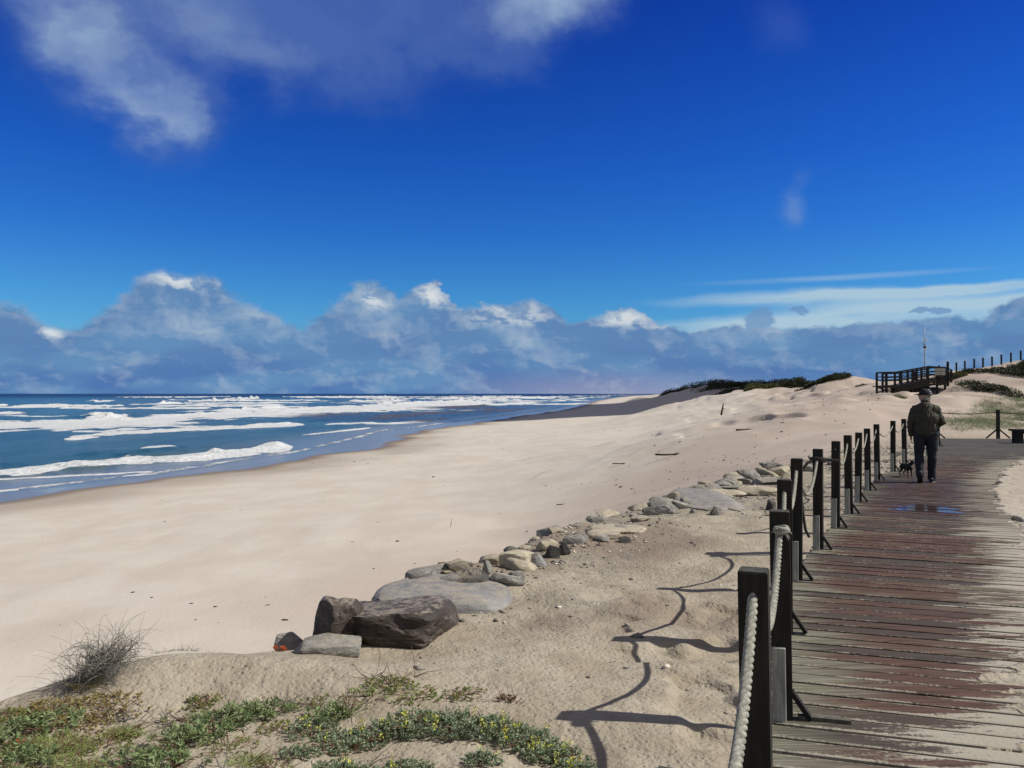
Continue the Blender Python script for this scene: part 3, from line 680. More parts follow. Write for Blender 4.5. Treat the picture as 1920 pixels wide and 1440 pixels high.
def build_far_fence():
    xs = [(15.75, 28.95), (18.12, 28.85), (20.6, 28.75), (23.2, 28.65)]
    root = empty('rope_fence', (15.75, 28.95, 0), 'low rope fence of braced posts at the far edge of the boardwalk beyond the man', 'fence')
    inv = Vector(root.location)
    for x, y in xs:
        mb = MB(); mb.box((0, 0, .5), (.10, .10, 1.14)); p = mb.build('post', M_POST, root, bevel=.004); p.location = Vector((x, y, 0)) - inv
        for s_ in (-1, 1):
            b_ = MB(); b_.bar((s_ * .04, 0, .34), (s_ * .44, 0, .01), .05, .04); b_.build('brace', M_POST, p)
    for a, b_ in zip(xs[:-1], xs[1:]):
        mb = MB(); twisted(mb, rope_path(Vector((a[0], a[1], .98)) - inv, Vector((b_[0], b_[1], .98)) - inv, .07, 12), .018, .1, 4, .05); mb.build('rope', M_DARKROPE, root, smooth=True)
    bench = empty('bench', (16.97, 26.1, 0), 'dark wooden block bench on the boardwalk at the right edge', 'bench')
    mb = MB(); mb.box((.75, 0, .44), (1.7, .42, .07)); mb.build('seat', M_POST, bench, bevel=.006)
    for lx in (.08, 1.42):
        mb = MB(); mb.box((lx, 0, .202), (.16, .38, .404)); mb.build('leg', M_POST, bench, bevel=.006)
    mb = MB(); mb.box((.75, -.14, .36), (1.18, .04, .08)); mb.build('rail', M_POST, bench)
build_far_fence()
# ------------------------------------------------------------------ rocks
def mat_rock(name, c1, c2, c3, rough=.85, cr=2.0):
    m, k, b = material(name); tc = k.new('ShaderNodeTexCoord').outputs['Object']
    rnd = k.new('ShaderNodeObjectInfo').outputs['Random']; v = k.v('ADD', tc, k.xyz(rnd, rnd, k.m('MULTIPLY', rnd, 40)))
    n = k.noise(v, cr * 1.5, 6, .6, .5); n2 = k.noise(v, cr * 9, 5, .7); w = k.noise(k.v('MULTIPLY', v, (1, 1, 4)), cr * 3, 5, .65, 1.0)
    c = k.mix(k.mr(n, .35, .65), c1, c2); c = k.mix(k.m('MULTIPLY', k.mr(w, .52, .66), .8), c, c3)
    c = k.mix(k.m('MULTIPLY', k.mr(n2, .5, .75), .35), c, tuple(q * .5 for q in c1[:3]) + (1,))
    nz = k.sep(k.new('ShaderNodeNewGeometry').outputs['Normal'])[2]
    c = k.mix(k.m('MULTIPLY', k.m('MULTIPLY', k.mr(nz, .80, .96), k.mr(n2, .42, .58)), .6), c, (.36, .31, .235, 1))
    h = k.m('ADD', k.m('MULTIPLY', n2, .5), w)
    setb(k, b, c, rough, k.bump(h, .8, .03), .3); return m
MR = {'grey': mat_rock('grey_rock', (.17, .165, .145, 1), (.29, .28, .25, 1), (.38, .36, .31, 1)),
      'tan': mat_rock('tan_rock', (.40, .35, .25, 1), (.52, .46, .34, 1), (.28, .26, .22, 1)),
      'dark': mat_rock('dark_rock', (.055, .052, .047, 1), (.10, .095, .085, 1), (.16, .15, .13, 1)),
      'brown': mat_rock('brown_wet_rock', (.045, .035, .028, 1), (.10, .08, .065, 1), (.18, .15, .115, 1), .6),
      'blue': mat_rock('blue_grey_slab', (.19, .185, .175, 1), (.25, .25, .24, 1), (.33, .31, .27, 1), .7, 1.0)}
def rock_mesh(seed, size, sub=4, cuts=14, rough=.075, flat=0, blk=0):
    rr = random.Random(seed); bm = bmesh.new(); bmesh.ops.create_icosphere(bm, subdivisions=sub, radius=1)
    V = np.array([v.co[:] for v in bm.verts])
    if blk: V = V / (np.abs(V) ** blk).sum(1, keepdims=True) ** (1 / blk); V[:, 0] += V[:, 2] * rr.uniform(-.25, .25); V /= np.abs(V).max(0)
    for i in range(cuts):
        n = np.array([rr.gauss(0, 1), rr.gauss(0, 1), rr.gauss(0, .8)]); n /= np.linalg.norm(n); d = rr.uniform(.42, .72) if not blk else rr.uniform(.78, 1.15)
        p = V @ n; ex = np.maximum(p - d, 0); V = V - np.outer(ex * .97, n)
    if flat: 
        ex = np.maximum(V[:, 2] - flat, 0); V[:, 2] -= ex * .95
    off = seed * 3.17
    nn = fbm(V[:, 0] + V[:, 2] * .7 + off, V[:, 1] - V[:, 2] * .6, .55, 5, seed)[:, None] * .7 - .8 * ss(.0, .12, .12 - np.abs(fbm(V[:, 0] * .8 + off, V[:, 1] * .6 + V[:, 2], .8, 3, seed + 5)))[:, None] * .5
    V = V * (1 + rough * nn)
    V = V / np.abs(V).max(0) * np.array(size) / 2
    for v, c in zip(bm.verts, V): v.co = c
    me = bpy.data.meshes.new('rock'); bm.to_mesh(me); bm.free(); return me
def rock(px0, px1, ytop, ybot, kind, label, seed, z=None, rx=0.0, depth=None, flat=0, rz=None, sub=4, name='rock', lift=0.0, cuts=11, blk=0):
    """rock seen between the given pixels, sitting on the ground at its lower edge"""
    pxc = (px0 + px1) / 2
    zz = -.12 if z is None else z
    for _ in range(6):
        x, y, _z = un(pxc, ybot, zz)
        if z is None: zz = .5 * zz + .5 * gz(x, y)
    w = (px1 - px0) / F * y; H = (ybot - ytop) / F * y
    dp = depth or w * .7
    a = math.atan2(EYE - zz, y)
    if z is None and depth is None: H = max(H - dp * .35 * math.sin(a) * 1.2, H * .5)
    hh = H * 1.25
    me = rock_mesh(seed, (w * 1.05, dp, hh * 1.15), sub, cuts, flat=flat, blk=blk)
    rr = random.Random(seed)
    o = link(name, me, MR[kind], smooth=True)
    try: me.set_sharp_from_angle(angle=R(32))
    except Exception: pass
    o.location = (x, y + dp * .32, zz + H * .5 - hh * .20 + lift); o.rotation_euler = (rx, 0, rz if rz is not None else rr.uniform(-.15, .15))
    return tag(o, label, name.split('_')[-1])
G = 'stones of the sea wall edge'
RK = [
 (584, 668, 1122, 1206, 'brown', 'tall rounded brown boulder with a black shaded left side', 5, dict(depth=.46, name='boulder', sub=5, blk=4, cuts=6)),
 (640, 850, 1128, 1198, 'brown', 'long brown slab with black hollows under it, right of the tall boulder', 8, dict(depth=.95, name='rock_slab', sub=5, lift=-.035, rx=-.10, blk=5.5, cuts=9)),
 (500, 584, 1172, 1216, 'grey', 'light grey wedge rock left of the tall brown boulder', 12, dict(name='rock')),
 (545, 690, 1192, 1228, 'grey', 'flat grey rock half buried in sand in front of the brown boulder', 17, dict(flat=.3, depth=.35)),
 (700, 975, 1096, 1140, 'blue', 'broad flat blue-grey slab behind the long brown slab', 21, dict(depth=1.2, name='rock_slab', lift=-.075, blk=3.5, cuts=6)),
 (822, 905, 1062, 1102, 'tan', 'striated tan rock at the left end of the edge above the blue-grey slab', 25, {}),
 (860, 906, 1086, 1100, 'dark', 'small dark rock tucked against the striated tan rock', 26, {}),
 (904, 924, 1048, 1078, 'grey', 'small upright grey rock between two tan rocks', 28, {}),
 (918, 985, 1072, 1098, 'grey', 'low grey rock with a dark gap beneath it', 31, {}),
 (950, 988, 1068, 1092, 'grey', 'pale ribbed grey rock in front of the low grey rock', 33, {}),
 (934, 1002, 1028, 1064, 'tan', 'rounded brown-tan rock on the edge below the yellow one', 36, {}),
 (986, 1030, 1036, 1062, 'blue', 'smooth blue-grey rock beside the rounded tan rock', 38, {}),
 (1000, 1046, 1008, 1034, 'tan', 'cream yellow rock on the edge left of the black rocks', 41, {}),
 (1020, 1052, 1020, 1046, 'dark', 'black rock leaning against the cream yellow rock', 44, {}),
 (1048, 1076, 1012, 1040, 'dark', 'larger jagged black rock right of its black neighbour', 46, {}),
 (1050, 1086, 1000, 1020, 'grey', 'flat-topped grey rock above the jagged black rock', 49, {}),
 (1096, 1170, 992, 1010, 'tan', 'low tan slab, left of the long pale yellow ledge', 52, dict(blk=4, cuts=6)),
 (1110, 1222, 982, 998, 'tan', 'long pale yellow ledge of rock on the wall edge', 55, dict(name='rock_ledge', blk=4, cuts=6, lift=-.02)),
 (1114, 1150, 1000, 1016, 'grey', 'dark-topped grey rock in front of the tan slab', 57, {}),
 (1160, 1186, 1004, 1018, 'dark', 'small black rock at the right end of the tan slab', 59, {}),
 (1176, 1220, 962, 978, 'tan', 'thin tan rock above the long pale ledge', 61, {}),
 (1204, 1236, 950, 966, 'dark', 'small black rock left of the layered grey rocks', 64, {}),
 (1228, 1262, 946, 964, 'grey', 'rounded grey rock right of the small black one', 66, {}),
 (1252, 1300, 936, 954, 'grey', 'layered grey rock standing at the left tip of the far slab', 68, {}),
 (1290, 1405, 930, 952, 'blue', 'far smooth blue-grey slab in the middle of the edge', 71, dict(depth=2.6, name='rock_slab', lift=-.08, blk=3.5, cuts=6)),
 (1330, 1358, 944, 966, 'grey', 'pointed grey rock lying alone in front of the far slab', 74, {}),
 (1292, 1304, 951, 962, 'grey', 'very small pointed stone left of the lone grey rock', 76, {}),
 (1434, 1456, 934, 957, 'dark', 'squarish dark rock beside the posts', 78, {}),
 (1312, 1336, 917, 931, 'dark', 'black rock at the left end of the far yellow ledge', 81, {}),
 (1326, 1402, 915, 930, 'tan', 'far yellow ledge left half, behind the blue-grey slab', 83, dict(name='rock_ledge', blk=4, cuts=6, lift=-.02)),
 (1390, 1470, 908, 928, 'tan', 'far yellow ledge right half, next to the posts', 85, dict(name='rock_ledge', blk=4, cuts=6, lift=-.02)),
 (1340, 1392, 906, 916, 'grey', 'thin dark grey rock behind the far yellow ledge', 87, {}),
 (1386, 1410, 896, 908, 'grey', 'small grey rock left of the sack-like grey rock', 89, {}),
 (1404, 1466, 892, 909, 'grey', 'long sack-shaped grey rock near the farthest end', 91, {}),
 (1420, 1464, 884, 894, 'dark', 'dark rock topping the sack-shaped grey rock', 93, {}),
 (1464, 1486, 884, 897, 'tan', 'tan rock just left of the fourth post', 95, {}),
]
for a, b_, c, d, kind, lab, seed, kw in RK:
    rock(a, b_, c, d, kind, lab, seed, **kw)
rr_ = random.Random(77)
fill_src = [rock_mesh(200 + i, (1, .8, .62), 3, 12 if i % 2 else 7, blk=0 if i % 2 else 4) for i in range(9)]
for i in range(120):
    t = rr_.random() ** .9; y = 6.5 + t * 14; x = float(xL(y)) + rr_.gauss(.05, .20 + .012 * y); s_ = rr_.uniform(.10, .40) * (1 + .025 * y)
    me = fill_src[i % 9].copy(); me.materials.clear()
    o = link('rock', me, MR[rr_.choice(['grey', 'tan', 'tan', 'dark', 'grey', 'tan', 'grey'])], smooth=True)
    try: me.set_sharp_from_angle(angle=R(32))
    except Exception: pass
    o.location = (x, y, gz(x, y) + s_ * .04); o.scale = (s_, s_, s_ * rr_.uniform(.5, .9)); o.rotation_euler = (rr_.uniform(-.3, .3), rr_.uniform(-.3, .3), rr_.uniform(0, 6.3))
    tag(o, 'small broken stone wedged among the larger rocks along the wall edge', 'rock', 'small broken stones along the wall edge')
# ------------------------------------------------------------------ foliage
def mat_leaf(name, c1, c2, trans=.25, rough=.6):
    m, k, b = material(name); P = k.new('ShaderNodeNewGeometry').outputs['Position']; n = k.noise(P, 14, 3, .6)
    ri = k.new('ShaderNodeNewGeometry').outputs['Random Per Island']
    c = k.mix(k.m('ADD', k.m('MULTIPLY', k.mr(n, .3, .7), .5), k.m('MULTIPLY', ri, .5)), c1, c2)
    setb(k, b, c, rough, None, .3)
    t = k.new('ShaderNodeBsdfTranslucent'); k.put(t.inputs[0], c); mx = k.new('ShaderNodeMixShader'); mx.inputs[0].default_value = trans
    k.l.new(b.outputs[0], mx.inputs[1]); k.l.new(t.outputs[0], mx.inputs[2]); k.l.new(mx.outputs[0], k.n['Material Output'].inputs[0]); return m
ML = {'silver': mat_leaf('silver_green_leaf', (.15, .20, .11, 1), (.40, .47, .30, 1)),
      'strap': mat_leaf('grey_green_leaf', (.11, .16, .06, 1), (.34, .42, .19, 1)),
      'grass': mat_leaf('bright_green_blade', (.20, .26, .07, 1), (.44, .50, .20, 1)),
      'gold': mat_leaf('golden_mat_leaf', (.22, .17, .06, 1), (.42, .35, .13, 1)),
      'olive': mat_leaf('olive_mat_leaf', (.16, .18, .05, 1), (.34, .36, .13, 1)),
      'dry': mat_leaf('dry_twig', (.09, .085, .07, 1), (.27, .26, .22, 1), .0),
      'red': mat_leaf('reddish_twig', (.10, .05, .03, 1), (.22, .12, .07, 1), .0),
      'orange': mat_leaf('orange_leaf', (.50, .09, .03, 1), (.65, .20, .06, 1)),
      'yellow': mat_leaf('yellow_petal', (.62, .62, .06, 1), (.80, .78, .14, 1), .3),
      'marram': mat_leaf('dune_grass_blade', (.12, .15, .075, 1), (.28, .32, .18, 1)),
      'scrub': mat_leaf('dark_scrub_leaf', (.022, .030, .014, 1), (.065, .075, .030, 1), .12),
      'scrub2': mat_leaf('olive_scrub_leaf', (.08, .085, .03, 1), (.17, .17, .07, 1), .15)}
def leaves(P, D, L, Wd, name='foliage', fold=.25, droop=0.0):
    """array of folded diamond leaves, 4 tris each"""
    n = len(P); D = D / np.linalg.norm(D, axis=1, keepdims=True)
    rnd = RNG.normal(size=(n, 3)); S = np.cross(D, rnd); S /= np.linalg.norm(S, axis=1, keepdims=True) + 1e-9
    U = np.cross(S, D); L = np.broadcast_to(L, n)[:, None]; Wd = np.broadcast_to(Wd, n)[:, None]
    mid = P + D * L * .45 + U * 0; tip = P + D * L - np.array([0, 0, 1]) * L * droop
    V = np.stack([P, mid + S * Wd / 2 + U * Wd * fold, tip, mid - S * Wd / 2 + U * Wd * fold, mid], 1).reshape(-1, 3)
    b = np.arange(n)[:, None] * 5
    T = np.concatenate([b + [[0, 1, 4]], b + [[1, 2, 4]], b + [[2, 3, 4]], b + [[3, 0, 4]]])
    return big_mesh(name, V, T)
def blades(P, D, L, Wd, bend=.4, name='foliage', seg=3):
    n = len(P); D = D / np.linalg.norm(D, axis=1, keepdims=True)
    S = np.cross(D, RNG.normal(size=(n, 3))); S /= np.linalg.norm(S, axis=1, keepdims=True) + 1e-9
    L = np.broadcast_to(L, n)[:, None]; Wd = np.broadcast_to(Wd, n)[:, None]
    B = np.stack([D[:, 0], D[:, 1], -np.abs(D[:, 2]) * .4], 1) * np.broadcast_to(bend, n)[:, None]
    rows = []
    for i in range(seg + 1):
        t = i / seg; c = P + D * L * t + B * L * t * t; w = Wd * (1 - t * .9) / 2
        rows += [c - S * w, c + S * w]
    V = np.stack(rows, 1).reshape(-1, 3); kq = 2 * (seg + 1); b = np.arange(n)[:, None] * kq
    Q = np.concatenate([b + [[2 * i, 2 * i + 1, 2 * i + 3, 2 * i + 2]] for i in range(seg)])
    return big_mesh(name, V, Q)
def dirs(n, up=.6, spread=1.0):
    d = RNG.normal(size=(n, 3)) * spread; d[:, 2] = np.abs(d[:, 2]) * up + up * .5; return d
def ground_pts(cx, cy, rx, ry, n):
    a = RNG.uniform(0, 2 * np.pi, n); r = np.sqrt(RNG.uniform(0, 1, n))
    x = cx + np.cos(a) * r * rx; y = cy + np.sin(a) * r * ry
    return x, y, height(x, y)
def at(px, py, z=-.08):
    zz = z
    for _ in range(6): x, y, _q = un(px, py, zz); zz = .5 * zz + .5 * gz(x, y)
    return x, y, gz(x, y)
def stems(base, n, h, spread, r=.003, seed=0, seg=4):
    mb = MB(); rr = random.Random(seed); tips = []
    for _ in range(n):
        a = rr.uniform(0, 6.283); s = spread * math.sqrt(rr.random()); p = Vector((rr.uniform(-.03, .03), rr.uniform(-.03, .03), -.02))
        tip = Vector((math.cos(a) * s, math.sin(a) * s, h * rr.uniform(.5, 1)))
        pts = [p.lerp(tip, t) + Vector((rr.uniform(-1, 1), rr.uniform(-1, 1), rr.uniform(-.3, 1))) * .12 * s * math.sin(math.pi * t) for t in (0, .33, .66, 1)]
        mb.tube(pts, [r, r * .9, r * .7, r * .4], seg); tips.append(pts)
    return mb, tips
def plant(kind, px, py, w, h, dens, label, name, cat, leafL=.03, leafW=.012, flowers=0, group=None, stem_mat='red', ry=.7, blade=False, bend=.4):
    x, y, z = at(px, py); root = empty(name, (x, y, z), label, cat, group)
    O = np.array([x, y, z]); rx = w / 2
    mb, tips = stems(None, int(10 + dens * .01), h * .9, rx, .0028, int(px * 7 + py))
    mb.build('stem', ML[stem_mat], root, smooth=True)
    n = int(dens)
    if blade:
        gx, gy, gzz = ground_pts(x, y, rx * .8, rx * ry * .8, n); P = np.stack([gx, gy, gzz - .005], 1) - O
        d = dirs(n, .8, .7); me = blades(P, d, RNG.uniform(.5, 1.1, n) * h, leafW, bend)
    else:
        # clumped sprigs: leaves gather on shoots spread over the mound
        ns = max(6, n // 16); gx, gy, gzz = ground_pts(x, y, rx, rx * ry, ns)
        rrel = np.sqrt(((gx - x) / rx) ** 2 + ((gy - y) / (rx * ry)) ** 2)
        hh = h * (1 - .6 * rrel ** 2) * RNG.uniform(.6, 1.1, ns)
        idx = RNG.integers(0, ns, n); t = RNG.uniform(.15, 1, n) ** .7
        lean = RNG.normal(size=(ns, 2)) * .35
        P = np.stack([gx[idx] + lean[idx, 0] * hh[idx] * t, gy[idx] + lean[idx, 1] * hh[idx] * t, gzz[idx] + hh[idx] * t], 1) - O
        d = RNG.normal(size=(n, 3)); d[:, 2] = np.abs(d[:, 2]) * .7 + .35
        me = leaves(P, d, RNG.uniform(.6, 1.15, n) * leafL, RNG.uniform(.7, 1.2, n) * leafW, droop=.15)
    f = link('foliage', me, ML[kind], root)
    rr = random.Random(int(px + py))
    for i in range(flowers):
        a = rr.uniform(0, 6.28); r = math.sqrt(rr.random()) * .85
        fx, fy = math.cos(a) * r * rx, math.sin(a) * r * rx * ry
        fz = gz(x + fx, y + fy) - z + h * (1 - .5 * r * r) * rr.uniform(.95, 1.15)
        nn = 10; Pp = np.tile([[0, 0, 0]], (nn, 1)) + RNG.normal(size=(nn, 3)) * np.array([.008, .008, .010]); dd = RNG.normal(size=(nn, 3)); dd[:, 2] = np.abs(dd[:, 2])
        fm = leaves(Pp, dd, .011, .009, 'flower'); fo = link('flower', fm, ML['yellow'], root); fo.location = (fx, fy, fz)
    return root
sil = 'silver-green low shrubs with yellow flowers'
for px, py, w, h, n, fl, lab in [
 (585, 1352, .30, .06, 700, 4, 'silvery shrub with yellow flowers at the left end of the flowering row'),
 (650, 1378, .30, .07, 900, 1, 'silvery shrub with one yellow flower, second from the left of the flowering row'),
 (712, 1362, .30, .08, 950, 4, 'silvery shrub with several yellow heads behind the bare sand patch, left side'),
 (775, 1345, .34, .10, 1300, 4, 'tall silvery shrub with yellow heads behind the bare sand patch'),
 (850, 1350, .34, .11, 1400, 4, 'dense dark silvery shrub at the top of the flowering row'),
 (925, 1355, .32, .10, 1300, 5, 'silvery shrub with five yellow heads right of the densest one'),
 (985, 1375, .32, .09, 1200, 6, 'silvery shrub with many yellow heads where the row turns down'),
 (1035, 1402, .28, .08, 1000, 6, 'silvery shrub with yellow heads near the right tip of the row'),
 (1078, 1428, .22, .07, 700, 4, 'silvery shrub at the right tip of the flowering row beside the post shadow'),
 (905, 1408, .18, .06, 420, 1, 'small silvery shrub hanging below the row onto the bare sand'),
 (640, 1432, .28, .07, 700, 1, 'sparse silvery shrub at the bottom edge left of the one with a stalk'),
 (760, 1434, .30, .07, 800, 2, 'silvery shrub at the bottom edge under the bare sand patch'),
 (560, 1395, .22, .05, 420, 0, 'thin silvery shrub without flowers left of the flowering row')]:
    plant('silver', px, py + 18, w, h * .85, n * 2.0, lab, 'flowering_shrub', 'shrub', .017, .008, fl + (fl > 0), sil)
for px, py, w, h, n, kind, lab in [(20, 1408, .36, .05, 900, 'olive', 'yellow-green mat filling the left edge below the leafy plants'), (190, 1400, .34, .05, 800, 'olive', 'yellow-green mat between the bright grass and the leafy sprawl'), (350, 1345, .26, .04, 380, 'olive', 'low yellow-green mat above the leafy sprawl'), (430, 1402, .34, .04, 500, 'olive', 'thin yellow-green mat right of the leafy sprawl'), (600, 1318, .28, .04, 420, 'olive', 'yellow-green mat behind the spiky tuft'), (690, 1308, .30, .045, 520, 'grass', 'light green mat between the spiky tuft and the olive mat'), (120, 1428, .40, .05, 800, 'grass', 'light green mat along the bottom left edge'), (520, 1436, .26, .04, 300, 'olive', 'small yellow-green mat at the bottom edge left of the silvery shrubs')]:
    plant(kind, px, py, w, h, n, lab, 'mat_plant', 'plant', .018, .005, 0, None)
stg = 'grey-green leafy dune plants in the foreground'
for px, py, w, h, n, lab in [
 (30, 1375, .34, .10, 260, 'grey-green leafy plant at the left edge'),
 (60, 1425, .34, .10, 260, 'dark grey-green leafy plant in the bottom left corner'),
 (110, 1352, .30, .08, 220, 'grey-green leafy plant under the dry bush'),
 (345, 1385, .30, .10, 230, 'grey-green leafy plant left of the long leafy sprawl'),
 (400, 1362, .34, .12, 300, 'largest grey-green leafy plant in the middle of the foreground'),
 (455, 1342, .30, .11, 250, 'grey-green leafy plant at the upper end of the sprawl'),
 (505, 1325, .24, .07, 140, 'small grey-green sprig at the far end of the sprawl'),
 (245, 1425, .26, .08, 180, 'grey-green leafy plant at the bottom between two grass patches'),
 (330, 1430, .24, .08, 160, 'leafy plant at the bottom edge under the leafy sprawl'),
 (610, 1338, .20, .07, 120, 'small dark leafy sprig beside the grass tuft')]:
    plant('strap', px, py + 8, w * 1.1, h * .9, n * 1.9, lab, 'leafy_plant', 'plant', .048, .009, 0, stg)
for px, py, w, h, n, lab in [(110, 1400, .42, .07, 900, 'bright green grass patch near the left corner'), (235, 1372, .26, .05, 420, 'small bright green grass patch right of the large one'), (160, 1438, .30, .06, 420, 'bright green grass along the bottom edge'), (470, 1425, .26, .06, 260, 'thin green grass patch at the bottom edge')]:
    plant('grass', px, py, w, h, n, lab, 'grass_patch', 'grass', .03, .0035, blade=True)
for px, py, w, h, n, kind, lab in [(25, 1345, .30, .045, 500, 'olive', 'olive mat of moss-like plants at the left edge'), (100, 1332, .36, .05, 700, 'gold', 'golden brown mat plant below the dry bush'), (215, 1328, .40, .05, 800, 'gold', 'longest golden mat plant along the foot of the mound'), (150, 1358, .30, .04, 400, 'gold', 'rust tinted mat plant behind the bright grass'), (385, 1318, .20, .05, 320, 'olive', 'small olive cushion at the right foot of the mound'), (240, 1378, .16, .03, 200, 'olive', 'tiny olive cushion in front of the golden mat'), (730, 1285, .28, .05, 420, 'olive', 'olive green mat with red stems on the sand right of the mound'), (775, 1300, .34, .035, 500, 'grass', 'bright green mat right in front of the olive mat'), (870, 1302, .28, .035, 260, 'olive', 'thin olive runner plant ending the green mats'), (640, 1214, .22, .03, 160, 'olive', 'yellow-green plant at the foot of the brown boulder'), (40, 1398, .14, .04, 160, 'orange', 'small red-leaved plant at the left edge'), (520, 1365, .2, .035, 180, 'olive', 'yellow-green mat between the leafy sprawl and flowering row'), (300, 1412, .22, .03, 220, 'olive', 'faint olive mat on the bare sand at the bottom'), (945, 1312, .16, .03, 90, 'red', 'reddish creeping stems right of the thin olive runner')]:
    plant(kind, px, py, w, h, n * 2.2, lab, 'mat_plant', 'plant', .015, .006, 0, None)
plant('strap', 650, 1338, .12, .17, 60, 'spiky green grass tuft left of the tall flowering shrubs', 'grass_tuft', 'grass', .03, .005, blade=True, bend=.6, ry=1)
plant('strap', 500, 1216, .10, .11, 26, 'small dark spiky tuft beside the light grey wedge rock', 'grass_tuft', 'grass', .03, .008, blade=True, bend=.4, ry=1)
plant('orange', 524, 1218, .10, .03, 60, 'small orange-red plant in front of the light grey wedge rock', 'mat_plant', 'plant', .03, .010)
def curly(mb, start, d, L, r, rr, curl=.5, steps=7, bias=Vector((0, 0, 0))):
    p = Vector(start); d = Vector(d).normalized(); pts = [p.copy()]
    ax = Vector((rr.gauss(0, 1), rr.gauss(0, 1), rr.gauss(0, .6))).normalized()
    for i in range(steps):
        d = (Quaternion(ax, curl / steps * rr.uniform(.6, 1.4)) @ d + bias / steps + Vector((rr.gauss(0, 1), rr.gauss(0, 1), rr.gauss(0, 1))) * .08).normalized()
        p = p + d * L / steps; pts.append(p.copy())
    mb.tube(pts, [r * (1 - .7 * i / steps) for i in range(steps + 1)], 4)
    return pts
def dry_bush():
    x, y, z = at(180, 1275, .0); root = empty('dry_bush', (x, y, z), 'tangled dry grey bush on the left end of the sand mound', 'bush')
    rr = random.Random(9); mb = MB()
    for i in range(640):
        t = rr.random() ** .75
        b = Vector((-.235 + .43 * t + rr.gauss(0, .03), rr.gauss(0, .06), -.13 + .30 * t + rr.gauss(0, .035)))
        d = Vector((rr.gauss(-.1, .8), rr.gauss(0, .5), rr.uniform(-.1, 1.1)))
        curly(mb, b, d, rr.uniform(.06, .19), rr.uniform(.0010, .0021), rr, rr.uniform(.8, 3.6), 6)
    for i in range(150):
        a = rr.gauss(0, .9); b = Vector((.03 + rr.gauss(0, .05), rr.gauss(0, .05), .10 + rr.gauss(0, .03)))
        curly(mb, b, (math.sin(a), rr.gauss(0, .5), math.cos(a)), rr.uniform(.20, .34), .0016, rr, rr.uniform(1.8, 3.2) , 9)
    for i in range(34):
        t = rr.random(); b = Vector((-.24 + .44 * t, rr.gauss(0, .05), -.12 + .28 * t)); d = Vector((rr.uniform(-1.1, .9), rr.gauss(0, .4), rr.uniform(.2, 1.2)))
        curly(mb, b, d, rr.uniform(.2, .34), .0017, rr, .5)
    mb.build('branch', ML['dry'], root, smooth=True)
    mb = MB()
    for i in range(30):
        b = Vector((-.06 + rr.gauss(0, .05), -.11, .0 + rr.gauss(0, .02))); curly(mb, b, (rr.uniform(.4, 1), rr.gauss(0, .3), rr.gauss(0, .25)), rr.uniform(.08, .18), .0020, rr, .4)
    mb.build('straw', ML['gold'], root, smooth=True)
dry_bush()
def twig_line(name, spots, label, n, L, kind, seed, up=.7, cat='twigs'):
    x, y, z = at(*spots[0]); root = empty(name, (x, y, z), label, cat); rr = random.Random(seed); mb = MB()
    O = Vector((x, y, z)); P3 = [Vector(at(*s)) for s in spots]
    for i in range(n):
        t = rr.random() * (len(P3) - 1); a = int(t); b = P3[a].lerp(P3[min(a + 1, len(P3) - 1)], t - a) - O
        b.z = gz(b.x + O.x, b.y + O.y) - O.z - .006
        curly(mb, b, (rr.uniform(-1, 1), rr.gauss(0, .5), rr.uniform(.02, up)), rr.uniform(.4, 1) * L, .0027, rr, 1.2)
    mb.build('branch', ML[kind], root, smooth=True); return root
twig_line('creeping_twigs', [(285, 1206), (350, 1197), (420, 1203), (455, 1210)], 'dry twigs creeping along the crest of the sand mound', 130, .15, 'dry', 3, .7)
twig_line('creeping_twigs', [(330, 1200), (350, 1199), (365, 1199)], 'tall thin dry stalks standing on the crest of the mound', 14, .24, 'dry', 5, 2.5)
twig_line('creeping_twigs', [(420, 1210), (450, 1218), (480, 1216)], 'reddish twig with bent ends right on the mound crest', 12, .14, 'red', 8, .3)
twig_line('creeping_twigs', [(690, 1270), (740, 1275), (780, 1268)], 'reddish bare twigs above the olive mat right of the mound', 26, .2, 'red', 12, .25)
twig_line('creeping_twigs', [(190, 1345), (260, 1352), (330, 1345), (300, 1365)], 'grey creeping stems on the sand below the golden mat', 60, .16, 'dry', 14, .35)
twig_line('creeping_twigs', [(830, 1310), (920, 1306), (1000, 1318)], 'thin creeping stems behind the flowering row', 28, .16, 'red', 16, .2)
twig_line('creeping_twigs', [(455, 1330), (520, 1310), (560, 1315)], 'branching grey stems above the leafy sprawl', 24, .16, 'dry', 19, .5)
twig_line('dry_stalk', [(690, 1432), (696, 1436)], 'lone dry stalk standing among the bottom silvery shrubs', 3, .24, 'dry', 21, 3, 'stalk')
twig_line('dry_stalk', [(415, 1432), (422, 1436)], 'lone thin dry stalk at the bottom edge by the leafy sprawl', 2, .24, 'dry', 23, 3, 'stalk')
# ------------------------------------------------------------------ dune vegetation
def scatter_mask(x0, x1, y0, y1, n, fn):
    x = RNG.uniform(x0, x1, n); y = RNG.uniform(y0, y1, n); k_ = fn(x, y) > RNG.uniform(0, 1, n); return x[k_], y[k_]
def grass_field(name, x, y, h, w, kind, label, bend=.5, per=9, spread=.22, cat='grass', up=.9):
    n = len(x); X = np.repeat(x, per) + RNG.normal(size=n * per) * spread; Y = np.repeat(y, per) + RNG.normal(size=n * per) * spread
    Z = height(X, Y); P = np.stack([X, Y, Z - .02], 1); d = dirs(len(P), up, .55)
    me = blades(P, d, RNG.uniform(.5, 1.1, len(P)) * h, w, bend, name, 2)
    o = link(name, me, ML[kind]); return tag(o, label, cat, None, 'stuff')
